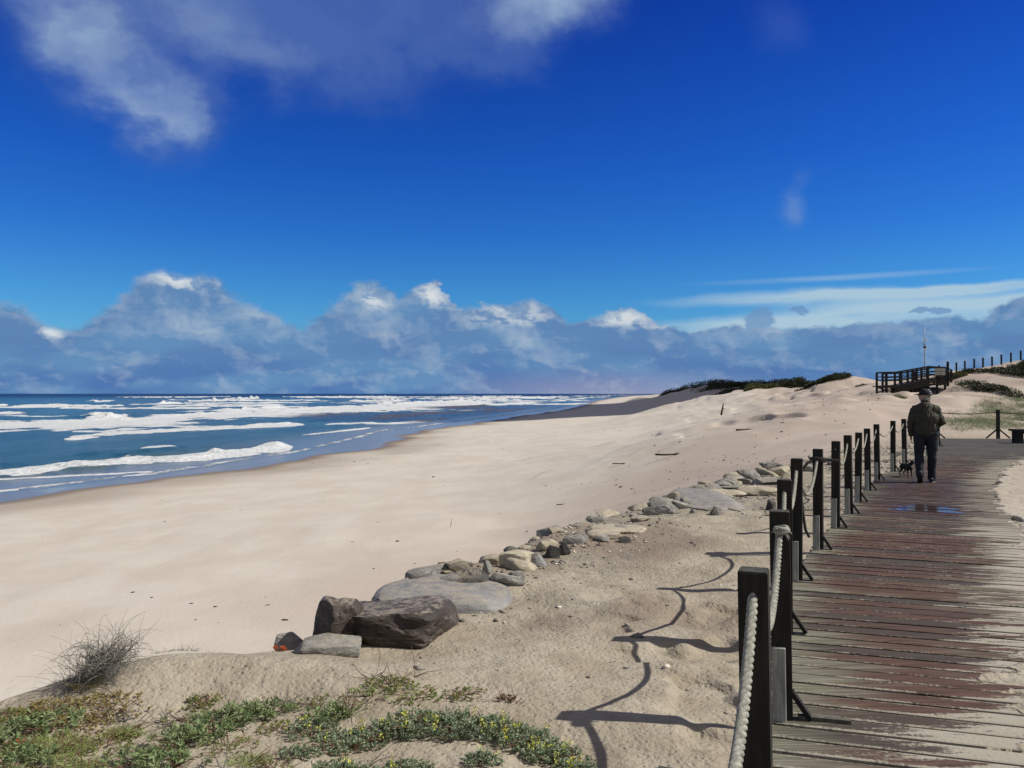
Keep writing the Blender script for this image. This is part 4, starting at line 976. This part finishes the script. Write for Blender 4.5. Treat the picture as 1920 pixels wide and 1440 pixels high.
# marram grass slope beyond the deck on the right
def fn(x, y):
    u = x / y * F + 960; tl = ss(1775, 1900, u)
    return ss(30.5 + 1.5 * fbm(x, y, 2, 2, 5), 34, y) * (1 - ss(37 + tl * 6, 39 + tl * 9, y)) * ss(1745, 1800, u) * np.clip(.55 + .9 * fbm(x, y, 1.5, 3, 7), 0, 1)
gx, gy = scatter_mask(15, 40, 29.8, 52, 22000, fn)
grass_field('dune_grass', gx, gy, .42, .012, 'marram', 'sparse green dune grass on the sand slope at the right edge', .6, 8, .12)
def clump(name, c, r, n, leaf, kind, label, parent_group=None, trunk=True, cat='shrub', flatz=True):
    """a dense shrub: leaf faces through an uneven lumpy volume"""
    x, y, z = c; root = empty(name, (x, y, z), label, cat, parent_group)
    nl = 9; lob = RNG.normal(size=(nl, 3)) * .45; lob[:, 2] = np.abs(lob[:, 2]) * .7; lr = RNG.uniform(.35, .6, nl)
    idx = RNG.integers(0, nl, n); d = RNG.normal(size=(n, 3)); d /= np.linalg.norm(d, axis=1, keepdims=True)
    P = (lob[idx] + d * lr[idx, None] * RNG.uniform(.55, 1.05, (n, 1))) * np.array(r)
    gzv = height(P[:, 0] + x, P[:, 1] + y) - z; P[:, 2] = np.where(P[:, 2] < 0, -P[:, 2] * .3, P[:, 2]) + gzv
    dd = d + RNG.normal(size=(n, 3)) * .5; dd[:, 2] = np.abs(dd[:, 2]) + .3
    link('foliage', leaves(P, dd, RNG.uniform(.7, 1.2, n) * leaf, leaf * .5), ML[kind], root)
    if trunk:
        mb, _t = stems(None, 7, r[2] * .7, min(r[0], r[1]) * .5, leaf * .12, int(x * 3 + y)); mb.build('stem', ML['dry'], root)
    return root
def on(px, D, dz=0): x = (px - 960) / F * D; return (x, D, gz(x, D) + dz)
clump('dune_shrub', on(1892, 60), (1.0, 3.2, .42), 4200, .15, 'scrub', 'dark shrub on the steep dune at the right edge')
clump('dune_shrub', on(1866, 56), (.8, 2.8, .38), 3000, .14, 'scrub', 'dark shrub low on the steep dune left of the edge one')
clump('dune_shrub', on(1932, 62), (1.2, 1.6, .45), 1800, .16, 'scrub', 'low dark shrub cut off by the right edge of the view')
clump('dune_shrub', on(1785, 63.5), (1.0, .8, .6), 2400, .16, 'scrub2', 'olive rounded shrub behind the viewing platform')
clump('dune_shrub', on(1802, 64), (.8, .7, .45), 1000, .14, 'scrub', 'small low shrub right of the olive one behind the platform')
clump('dune_shrub', on(1684, 47), (.75, .5, .22), 1200, .10, 'marram', 'low grassy hummock plant in front of the platform left of the man')
clump('dune_shrub', on(1562, 102), (2.6, 1.8, .65), 3600, .26, 'scrub', 'dark shrub topping the pointed sand dune')
clump('dune_shrub', on(1540, 106), (2.4, 1.8, .6), 3600, .28, 'scrub', 'dark shrub on the left flank of the pointed dune')
clump('dune_shrub', on(1628, 92), (1.7, 1.2, .7), 2000, .22, 'scrub', 'dark shrub on the ridge just left of the platform')
clump('dune_shrub', on(1512, 112), (1.3, 1.0, .7), 1200, .24, 'scrub', 'small dark shrub on the sand left of the pointed dune')
clump('dune_shrub', on(1427, 150), (3.0, 2.2, 1.1), 4200, .34, 'scrub2', 'yellow-green round bush at the dune foot')
for i, (px, D, r, lab) in enumerate([(1265, 420, 9, 'dark scrub clump at the far left tip of the dunes'), (1300, 360, 10, 'dark scrub clump second from the left tip of the dunes'), (1335, 320, 10, 'dark scrub clump on the highest far dune'), (1365, 280, 9, 'dark scrub clump right of the highest far dune'), (1395, 240, 8, 'dark scrub clump behind the yellow-green bush'), (1425, 215, 7.5, 'dark scrub clump right behind the yellow-green bush'), (1452, 190, 5, 'dark scrub clump in the middle of the dune ridge'), (1478, 170, 4.2, 'dark scrub clump right of the ridge middle'), (1500, 150, 3, 'dark scrub clump at the right end of the far ridge'), (1380, 205, 6, 'dark scrub clump low on the shaded dune side'), (1345, 260, 8, 'dark scrub clump low on the far shaded slope')]):
    clump('scrub_clump', on(px, D), (r, r * .8, 1.7 + r * .10), 5200, .12 * r ** .5 + .12, 'scrub', lab, 'dark scrub clumps on the far dune ridge', trunk=False, cat='scrub')
# dark low scrub that nobody could count between the clumps
def fn2(x, y): 
    d = x - xL(y); return ss(-3, 3, d) * (1 - ss(30, 45, d)) * ss(.0, .35, fbm(x, y, 14, 3, 300))
sx_, sy_ = scatter_mask(50, 190, 118, 520, 9000, fn2)
grass_field('dune_scrub', sx_, sy_, 1.3, .28, 'scrub', 'dark low scrub covering the far dune ridge', .5, 5, .9, 'scrub')
# ------------------------------------------------------------------ viewing platform, mast, crest posts
def build_platform():
    D = 60.0; s = D / F
    def W(px, py, dy=0.0): return Vector(((px - 960) * s + max(dy, 0) * .70, D + dy, EYE + (HZ - py) * s))
    root = empty('viewing_platform', W(1700, 738), 'dark wooden viewing platform with railings on the dune behind the man', 'platform'); O = Vector(root.location)
    def B(name, mb, mat=M_POST): return mb.build(name, mat, root)
    def T(px): return np.interp(px, [1643, 1680, 1700, 1740, 1773], [699, 698, 694.5, 687.5, 689.5])
    def FL(px): return np.interp(px, [1643, 1680, 1740, 1773], [724, 722, 709, 708])
    dep = 2.4
    xs = [1644, 1655, 1661.5, 1678, 1690, 1702, 1711, 1719, 1728, 1740]
    for px in xs + [1757, 1772]:
        mb = MB(); g = min(gz((px - 960) * s, D) - .3, W(px, FL(px)).z - .2)
        a = W(px, T(px)) - O; b = Vector((a.x, a.y, g - O.z)); mb.bar(b, a, .13, .13); B('post', mb)
    for px in (1646, 1672, 1700, 1725, 1750, 1772):
        mb = MB(); a = W(px + 4, T(px) + 1, dep) - O; b = Vector((a.x, a.y, gz(a.x + O.x, a.y + O.y) - .3 - O.z)); mb.bar(b, a, .13, .13); B('post', mb)
    seq = [1643, 1680, 1700, 1740, 1773]
    for dy in (0, dep):
        for off, hh in ((0, .12), (8, .07), (14, .09)):
            for p, q in zip(seq[:-1], seq[1:]):
                mb = MB(); mb.bar(W(p, T(p) + off, dy - .08 * (dy == 0)) - O, W(q, T(q) + off, dy - .08 * (dy == 0)) - O, .06, hh); B('rail', mb)
    for p, q in zip(seq[:-1], seq[1:]):     # floor boards, side fascia
        mb = MB(); a = W(p, FL(p), dep / 2) - O; b = W(q, FL(q), dep / 2) - O; mb.bar(a, b, dep + .1, .08); B('floor', mb)
        for j, off in enumerate((3, 7.5, 12)):
            mb = MB(); mb.bar(W(p, FL(p) + off, -.09) - O, W(q, FL(q) + off, -.09) - O, .05, .16); B('fascia_board', mb) if (p >= 1680 or j == 0) else None
    for px in np.arange(1672, 1744, 4):
        mb = MB(); a = W(px, FL(px) + 4, .1) - O; b = Vector((a.x, a.y, min(gz(a.x + O.x, D) - .2 - O.z, a.z - .1))); mb.bar(b, a, .22, .05, (0, 1, 0)); B('skirt_board', mb)
    for a, b in (((1645, 727), (1678, 736)), ((1645, 736), (1676, 727)), ((1741, 724), (1768, 709))):
        mb = MB(); mb.bar(W(*a) - O, W(*b) - O, .07, .07); B('cross_brace', mb)
    for y0, y1 in ((690.5, 696), (697, 703.5)):
        mb = MB(); a, b = W(1751, (y0 + y1) / 2, -.12) - O, W(1771, (y0 + y1) / 2, -.12) - O; mb.bar(a, b, .04, (y1 - y0) * s); B('notice_board', mb, M_BOARD)
    mb = MB(); a = W(1774, 702, 1) - O; b = W(1774, 677, 1) - O; mb.bar(a - Vector((0, 0, 1)), b, .14, .14); B('corner_post', mb)
    m = empty('radio_mast', (Vector(((1734 - 960) / F * 70, 70, gz((1734 - 960) / F * 70, 70)))), 'slim radio mast with small dishes rising behind the platform', 'mast')
    base = m.location.z; k_ = 70 / F
    def zz(py): return EYE + (HZ - py) * k_ - base
    mb = MB(); mb.tube([(0, 0, -.3), (0, 0, zz(650)), (0, 0, zz(612))], [.05, .04, .02], 8); mb.build('pole', M_STEEL, m, smooth=True)
    for py, dx in ((637, .07), (654, .06)):
        mb = MB(); mb.tube([(dx, -.08, zz(py)), (dx, -.02, zz(py))], .10, 10); mb.build('dish', M_WHITE, m)
    mb = MB(); mb.box((-.02, -.05, zz(651)), (.20, .14, .16)); mb.build('control_box', M_POST, m)
    mb = MB(); mb.bar((-.16, 0, zz(644)), (0, 0, zz(649)), .04); mb.bar((-.16, 0, zz(644)), (-.16, 0, zz(641)), .04); mb.build('side_arm', M_STEEL, m)
    mb = MB(); mb.box((0, -.02, zz(646)), (.10, .08, .10)); mb.build('clamp', M_STEEL, m)
    for px, py in [(1761, 685), (1793.5, 682), (1809.5, 681.5), (1827, 680), (1843.5, 679), (1860.5, 674.5), (1878, 670.5), (1896, 666), (1914.5, 661), (1934, 656)]:
        D2 = 66; x = (px - 960) / F * D2; g = gz(x, D2); top = EYE + (HZ - py) / F * D2
        top = max(top, g + .85)
        mb = MB(); mb.tube([(0, 0, -.3), (0, 0, top - g)], .075, 8); o = mb.build('fence_post', M_POST); o.location = (x, D2, g)
        tag(o, 'slim round wooden post in the row along the right dune crest', 'post', 'posts in a row along the right dune crest')
build_platform()
# ------------------------------------------------------------------ pebbles, beach litter
def chips(name, x, y, s, mat, label, flat=.5, cat='pebbles', lift=0.2):
    n = len(x); base = np.array([(1, 0, 0), (.2, 1, 0), (-.9, .4, 0), (-.5, -.9, 0), (.5, -.8, 0), (.1, .1, 1), (0, 0, -1)], float)
    tri = np.array([(0, 1, 5), (1, 2, 5), (2, 3, 5), (3, 4, 5), (4, 0, 5), (1, 0, 6), (2, 1, 6), (3, 2, 6), (4, 3, 6), (0, 4, 6)])
    a = RNG.uniform(0, 6.28, n); c_, s_ = np.cos(a), np.sin(a); sc = RNG.uniform(.6, 1.4, (n, 3)) * s[:, None] / 2; sc[:, 2] *= flat
    V = base[None] * (1 + RNG.normal(size=(n, 7, 1)) * .15) * sc[:, None]
    Vx = V[..., 0] * c_[:, None] - V[..., 1] * s_[:, None]; Vy = V[..., 0] * s_[:, None] + V[..., 1] * c_[:, None]
    z = height(x, y); V = np.stack([Vx + x[:, None], Vy + y[:, None], V[..., 2] + z[:, None] + sc[:, 2:3] * lift], 2).reshape(-1, 3)
    T = (tri[None] + np.arange(n)[:, None, None] * 7).reshape(-1, 3)
    o = link(name, big_mesh(name, V, T), mat); return tag(o, label, cat, None, 'stuff')
def mat_pebble():
    m, k, b = material('pebble'); ri = k.new('ShaderNodeNewGeometry').outputs['Random Per Island']
    c = k.mix(k.mr(ri, .2, .5), (.10, .095, .08, 1), (.26, .23, .19, 1)); c = k.mix(k.mr(ri, .82, .9), c, (.62, .58, .50, 1)); setb(k, b, c, .85); return m
M_PEB = mat_pebble(); M_LIT = mat_plain('dark_seaweed', (.05, .04, .03), .9, .4, 3)
def fnp(x, y):
    d = x - xL(y); f = xF(y) - x
    edge = np.exp(-(d / 1.1) ** 2) * ss(5.6, 6.5, y) * (y < 24); far = ss(9, 13, y) * (1 - ss(22, 27, y)) * (d > -.6) * (f > .1)
    return np.clip((edge * .9 + far * .8 + .07 * (d > 0) * (f > .1) * (y > 4.2) * (y < 24)) * np.clip(.5 + .9 * fbm(x, y, .9, 3, 400), 0, 1), 0, 1)
px_, py_ = scatter_mask(-2.4, 13, 4, 26, 42000, fnp)
chips('pebbles', px_, py_, RNG.gamma(2.0, .0105, len(px_)) + .008 + .0012 * py_, M_PEB, 'small stones and shell bits strewn over the sand between rocks and fence')
def fnb(x, y):
    d = x - xS(y); inl = xL(y) - 3 - x
    return (d > 9) * (inl > 0) * np.clip(.02 + .5 * ss(.25, .7, fbm(x * .35 + y * .3, y * .2, 3, 3, 410)) + .25 * ss(14, 4, inl) * (y > 22) * (y < 60), 0, 1)
bx_, by_ = scatter_mask(-20, 24, 12, 110, 9500, fnb)
chips('beach_debris', bx_, by_, RNG.gamma(1.6, .03, len(bx_)) + .03, M_LIT, 'dark scraps of seaweed and wood scattered over the dry beach', .35, 'debris')
def fn3(x, y):
    d = x - xL(y); return ss(-14, -2, d) * (1 - ss(2, 8, d)) * np.clip(.05 + .6 * ss(.1, .6, fbm(x * .5, y * .25, 2.5, 3, 420)), 0, 1)
bx_, by_ = scatter_mask(12, 46, 34, 100, 1500, fn3)
chips('dune_debris', bx_, by_, RNG.gamma(1.8, .05, len(bx_)) + .05, M_LIT, 'dark plant scraps lying on the sand slope below the dunes', .4, 'debris')
def drift(px, py, z, L, ang, label, up=0.0, r=.03, seed=1):
    zz = z
    for _ in range(10): x, y, _q = un(px, py, zz); zz = .6 * zz + .4 * gz(x, y)
    rr = random.Random(seed); mb = MB(); d = Vector((math.cos(ang) * math.cos(up), math.sin(ang) * math.cos(up), math.sin(up)))
    pts = [d * L * (t - .5 * (up == 0)) + Vector((0, rr.uniform(-.03, .03), r * .8 + rr.uniform(0, .03))) * (L * 1.2) ** .5 for t in (0, .25, .5, .75, 1)]
    mb.tube(pts, [r, r * .9, r * .8, r * .6, r * .3], 6)
    sp = pts[2]; mb.tube([sp, sp + Vector((rr.uniform(.05, .2), rr.uniform(-.1, .1), .06)) * L], [r * .5, r * .2], 5)
    o = mb.build('driftwood', M_LIT, smooth=True); o.location = (x, y, gz(x, y)); return tag(o, label, 'driftwood')
drift(1261, 855, -2.5, 1.7, .25, 'longest driftwood branch lying on the beach', 0, .05, 1)
drift(845, 988, -2.8, .32, 0, 'short thin stick standing upright on the beach', 1.45, .010, 2)
drift(1352, 782, -2, 1.5, .3, 'dark forked stump standing on the beach below the dunes', 1.35, .13, 3)
drift(1053, 946, -2.7, .42, .1, 'short stick on the beach above the black rocks', 0, .02, 4)
drift(1165, 871, -2.6, .9, .1, 'thin stick on the beach far above the yellow ledge', 0, .03, 5)
drift(829, 1055, -2.9, .25, .5, 'small dark piece of wood on the beach left of the tan rocks', 0, .02, 6)
drift(1400, 812, -2, 1.2, .3, 'driftwood piece on the sand slope toward the dunes', 0, .05, 7)
drift(1655, 737, 1.3, 1.6, .1, 'broken post stub beside the left end of the platform', 1.3, .06, 9) if False else None
# ------------------------------------------------------------------ people and dog
def remesh(mb, name, mat, parent, vox, smooth_it=3, disp=None):
    me = mesh_from(name, mb.v, mb.f); o = link(name, me, mat, parent)
    md = o.modifiers.new('r', 'REMESH'); md.mode = 'VOXEL'; md.voxel_size = vox
    ms = o.modifiers.new('s', 'SMOOTH'); ms.iterations = smooth_it; ms.factor = .5
    dg = bpy.context.evaluated_depsgraph_get(); ev = o.evaluated_get(dg); nm = bpy.data.meshes.new_from_object(ev)
    o.modifiers.clear(); o.data = nm; nm.name = name
    if disp:
        n = len(nm.vertices); V = np.empty(n * 3); nm.vertices.foreach_get('co', V); V = V.reshape(-1, 3)
        Nn = np.empty(n * 3); nm.vertices.foreach_get('normal', Nn); Nn = Nn.reshape(-1, 3)
        V = V + Nn * disp(V)[:, None]; nm.vertices.foreach_set('co', V.astype(np.float32).ravel()); nm.update()
    nm.polygons.foreach_set('use_smooth', [True] * len(nm.polygons))
    if not nm.materials: nm.materials.append(mat)
    return o
def cap(mb, pts, rad, seg=12):       # rounded limb
    P3 = [Vector(p) for p in pts]; mb.tube(P3, rad, seg)
    for p, r in zip(P3, rad): mb.ell(p, (r, r, r), nu=12, nv=8)
M_SKIN = mat_plain('skin', (.42, .26, .19), .6, .1); M_HAIR = mat_plain('grey_hair', (.22, .21, .20), .8, .3, 60)
M_JACKET = mat_plain('olive_jacket', (.040, .038, .025), .75, .18, 14); M_JEANS = mat_plain('dark_jeans', (.016, .019, .028), .85, .25, 30)
M_CAP = mat_plain('black_cap', (.012, .012, .014), .8, .2); M_SHOE = mat_plain('black_shoe', (.02, .02, .022), .6, .2); M_SOLE = mat_plain('white_sole', (.65, .65, .62), .7, .1)
M_STRIPE = mat_plain('white_stripe', (.60, .60, .58), .8, .1)
def build_person():
    root = empty('person', (7.78, 14.55, .0), 'person in olive jacket, dark jeans and striped black cap walking away on the boardwalk', 'person', rz=-.42)
    # local: +y forward (away from the viewer), +x his right
    hipL, hipR = (-.10, .0, .93), (.10, .0, .93)
    kL, aL = (-.115, .02, .52), (-.11, -.13, .16)          # left leg trailing, heel lifted
    kR, aR = (.105, .06, .50), (.10, .10, .09)
    shL, shR = (-.178, .03, 1.372), (.178, .03, 1.372)
    eL, wL = (-.262, -.02, 1.13), (-.245, .06, .88)
    eR, wR = (.272, .0, 1.14), (.17, .22, 1.02)
    b = MB()
    cap(b, [(0, .0, .95), (0, .01, 1.12), (0, .02, 1.30), (0, .03, 1.42)], [.135, .13, .145, .12])
    for s_ in (-1, 1): b.ell((s_ * .07, 0, .96), (.11, .12, .12)); b.ell((s_ * .10, .03, 1.38), (.11, .10, .09))
    for h_, k_, a_ in ((hipL, kL, aL), (hipR, kR, aR)): cap(b, [h_, k_, a_], [.088, .058, .040])
    for s_, e_, w_ in ((shL, eL, wL), (shR, eR, wR)): cap(b, [s_, e_, w_], [.055, .042, .028])
    cap(b, [(0, .03, 1.45), (0, .045, 1.55)], [.062, .058])
    hd = Vector((-.01, .055, 1.635))
    rot = Euler((R(4), 0, R(98)))                         # looking to the left
    def H(x, y, z): return hd + rot.to_matrix() @ Vector((x, y, z))
    b.ell(hd, (.075, .095, .115), rot); b.ell(H(0, .04, -.05), (.052, .055, .06), rot)       # skull, jaw
    b.ell(H(0, .102, -.01), (.012, .018, .024), rot); b.ell(H(0, .09, -.055), (.022, .012, .007), rot); b.ell(H(0, .088, -.068), (.018, .010, .006), rot)
    for s_ in (-1, 1): b.ell(H(s_ * .077, -.005, -.01), (.010, .022, .032), rot); b.ell(H(s_ * .03, .085, .015), (.013, .01, .009), rot)
    # hands with fingers
    for w_, dirv, side in ((Vector(wL), Vector((.02, .12, -1)).normalized(), 1), (Vector(wR), Vector((-.7, .65, .1)).normalized(), -1)):
        pc = w_ + dirv * .055; b.ell(pc, (.022, .040, .050), dirv.to_track_quat('Z', 'Y').to_euler())
        sidev = dirv.cross(Vector((1, 0, 0))).normalized()
        for f in range(4):
            o0 = w_ + dirv * .085 + sidev * (f - 1.5) * .019; L = (.062, .075, .072, .055)[f]
            inw = Vector((side * .5, 0, 0)); p1 = o0 + dirv * L * .5; p2 = p1 + (dirv * .7 + inw).normalized() * L * .4; p3 = p2 + (dirv * .3 + inw * 1.6).normalized() * L * .3
            b.tube([o0 - dirv * .02, o0, p1, p2, p3], [.010, .0095, .009, .008, .006], 6)
        th = w_ + dirv * .03 + sidev * -.035; b.tube([th + sidev * .02, th, th - sidev * .02 + dirv * .03, th - sidev * .018 + dirv * .055], [.012, .012, .010, .007], 6)
    for a_, tip in ((aL, (0, .05, -.14)), (aR, (.01, .14, -.06))): cap(b, [a_, Vector(a_) + Vector((0, .0, -.05))], [.038, .035])
    remesh(b, 'body', M_SKIN, root, .0075, 2)
    j = MB()
    cap(j, [(0, 0, .97), (0, .0, 1.10), (0, .005, 1.25), (0, .015, 1.38)], [.165, .165, .17, .14], 16)
    for s_ in (-1, 1):
        j.ell((s_ * .09, 0, 1.02), (.115, .145, .15)); j.ell((s_ * .10, .005, 1.20), (.125, .145, .16)); j.ell((s_ * .115, .02, 1.36), (.105, .11, .11)); j.ell((s_ * .07, .03, 1.435), (.11, .085, .055), Euler((0, s_ * .35, 0)))
    for s_, e_, w_ in ((shL, eL, wL), (shR, eR, wR)):
        cap(j, [s_, e_, Vector(e_).lerp(Vector(w_), .93)], [.074, .062, .049], 14)
    j.tube([(0, .035, 1.45), (0, .042, 1.535)], [.085, .078], 16)                      # collar
    j.ell((0, -.02, .93), (.185, .155, .05)); 
    def fold(V):
        a = fbm(V[:, 0] * 1.5 - V[:, 2] * .35 + 3, V[:, 2] * .28 + V[:, 0] * .3, .055, 2, 500); r_ = 1 - np.abs(a) * 1.6
        return .010 * r_ * ss(.9, 1.0, V[:, 2]) + .002 * fbm(V[:, 0], V[:, 2], .05, 2, 505)
    remesh(j, 'jacket', M_JACKET, root, .010, 3, fold)
    p = MB()
    for h_, k_, a_ in ((hipL, kL, aL), (hipR, kR, aR)):
        cap(p, [h_, Vector(h_).lerp(Vector(k_), .5), k_, Vector(k_).lerp(Vector(a_), .5), Vector(a_) + Vector((0, 0, -.02))], [.118, .100, .082, .076, .068], 14)
    p.ell((0, -.01, .92), (.17, .135, .12))
    remesh(p, 'jeans', M_JEANS, root, .010, 3, lambda V: .006 * fbm(V[:, 0], V[:, 2] * 1.6, .08, 3, 510))
    # shoes: left on its toe showing the sole, right flat
    for (ax, ay, az), q, nm in ((aL, Euler((R(-52), 0, 0)), 0), (aR, Euler((R(-4), 0, R(-8))), 1)):
        M = q.to_matrix(); c = Vector((ax, ay, az)); base = Vector((0, .06, -.055))
        s_ = MB(); 
        for yy, rw, hh in ((-.06, .042, .045), (0, .043, .05), (.07, .048, .038), (.13, .046, .03), (.17, .036, .024)): s_.ell(c + M @ (Vector((0, yy, -.045)) + Vector((0, 0, (hh - .04) * .6))), (rw, .055, hh), q)
        shoe = remesh(s_, 'shoe', M_SHOE, root, .008, 2)
        so_ = MB(); n = 14; top, bot = [], []
        for i in range(n * 2):
            t = 2 * math.pi * i / (n * 2); yy = .055 + .135 * math.cos(t); ww = .046 * math.sin(t) * (1 if yy > .03 else .85)
            top.append(c + M @ Vector((ww, yy, -.068))); bot.append(c + M @ Vector((ww, yy, -.088)))
        so_.v = top + bot; m_ = n * 2; so_.f = [tuple(range(m_)), tuple(range(2 * m_ - 1, m_ - 1, -1))] + [(i, m_ + i, m_ + (i + 1) % m_, (i + 1) % m_) for i in range(m_)]
        so_.build('sole', M_SOLE if nm else M_SHOE, shoe)
        if not nm:
            hb = MB(); hb.box(c + M @ Vector((0, -.085, -.05)), (.05, .008, .03), q); hb.build('heel_patch', M_SOLE, shoe)
    # hair, cap
    hr = MB(); hr.ell(H(0, -.022, .0), (.083, .088, .088), rot); hr.ell(H(0, -.04, -.045), (.074, .062, .065), rot); hr.ell((0, .03, 1.565), (.066, .066, .05)); remesh(hr, 'hair', M_HAIR, root, .008, 1, lambda V: .003 * fbm(V[:, 0] + V[:, 1], V[:, 2], .02, 2, 9))
    cp = MB(); n0 = 20
    for i in range(8):
        ph = math.pi / 2 * i / 7
        for jj in range(n0):
            t = 2 * math.pi * jj / n0; cp.v.append(H(.095 * math.cos(ph) * math.cos(t), -.004 + .112 * math.cos(ph) * math.sin(t), .008 + .125 * math.sin(ph)))
    for i in range(7):
        for jj in range(n0): q = i * n0; cp.f.append((q + jj, q + (jj + 1) % n0, q + n0 + (jj + 1) % n0, q + n0 + jj))
    cap_o = cp.build('cap', M_CAP, root, smooth=True)
    br = MB(); n0 = 9
    for i in range(n0):
        t = math.pi * (.12 + .76 * i / (n0 - 1)); br.v.append(H(.084 * math.cos(t), .095 * math.sin(t) + .0, .030)); br.v.append(H(.080 * math.cos(t), .180 * math.sin(t) + .01, .008))
        br.v.append(H(.084 * math.cos(t), .095 * math.sin(t), .022)); br.v.append(H(.080 * math.cos(t), .180 * math.sin(t) + .01, .000))
    for i in range(n0 - 1):
        q = i * 4; br.f += [(q, q + 1, q + 5, q + 4), (q + 2, q + 6, q + 7, q + 3), (q + 1, q + 3, q + 7, q + 5)]
    br.build('cap_brim', M_CAP, cap_o)
    for kk, zc in enumerate((.035, .068, .098)):
        st = MB(); pts = []
        for i in range(9):
            t = math.pi * (1.22 + .62 * i / 8); ph = math.asin(min(1, (zc - .008 + .018 * math.sin(i / 8 * math.pi)) / .125)); pts.append(H(.097 * math.cos(ph) * math.cos(t), -.004 + .114 * math.cos(ph) * math.sin(t), .008 + .127 * math.sin(ph)))
        st.tube(pts, [.003] + [.0065] * 7 + [.003], 6); st.build('cap_stripe', M_STRIPE, cap_o)
    return root
build_person()
def build_dog():
    M_DOG = mat_plain('black_dog_fur', (.010, .010, .011), .7, .4, 40); M_CH = mat_plain('pale_chest_fur', (.25, .22, .2), .8, .2, 40)
    x, y, _ = un(1699, 893, 0); root = empty('dog', (x, y, 0), 'small black dog with pale chest standing beside the walking man', 'dog', rz=R(192))
    b = MB()   # +y is where it faces
    b.ell((0, .065, .20), (.058, .085, .070)); b.ell((0, -.02, .205), (.050, .10, .056)); b.ell((0, -.10, .205), (.052, .065, .056))
    cap(b, [(0, .10, .23), (0, .145, .285)], [.042, .034])
    b.ell((0, .165, .305), (.037, .045, .035)); cap(b, [(0, .195, .297), (0, .235, .287)], [.020, .013])
    for s_ in (-1, 1):
        cap(b, [(s_ * .038, .085, .17), (s_ * .042, .075, .11), (s_ * .042, .085, .055), (s_ * .042, .088, .018)], [.026, .016, .011, .012]); b.ell((s_ * .042, .10, .012), (.013, .02, .012))
        cap(b, [(s_ * .036, -.11, .19), (s_ * .046, -.085, .125), (s_ * .046, -.145, .075), (s_ * .046, -.135, .018)], [.036, .024, .012, .011]); b.ell((s_ * .046, -.12, .012), (.013, .02, .012))
        cap(b, [(s_ * .022, .15, .33), (s_ * .05, .148, .352), (s_ * .068, .15, .345)], [.016, .012, .005])
    cap(b, [(0, -.16, .225), (0, -.20, .27), (0, -.205, .32)], [.014, .010, .006])
    remesh(b, 'body', M_DOG, root, .006, 2)
    c = MB(); c.ell((0, .138, .215), (.026, .018, .040)); c.build('chest_patch', M_CH, root, smooth=True)
    nn = MB(); nn.ell((0, .247, .290), (.007, .006, .006), nu=8, nv=6); nn.build('nose', M_CAP, root)
build_dog()
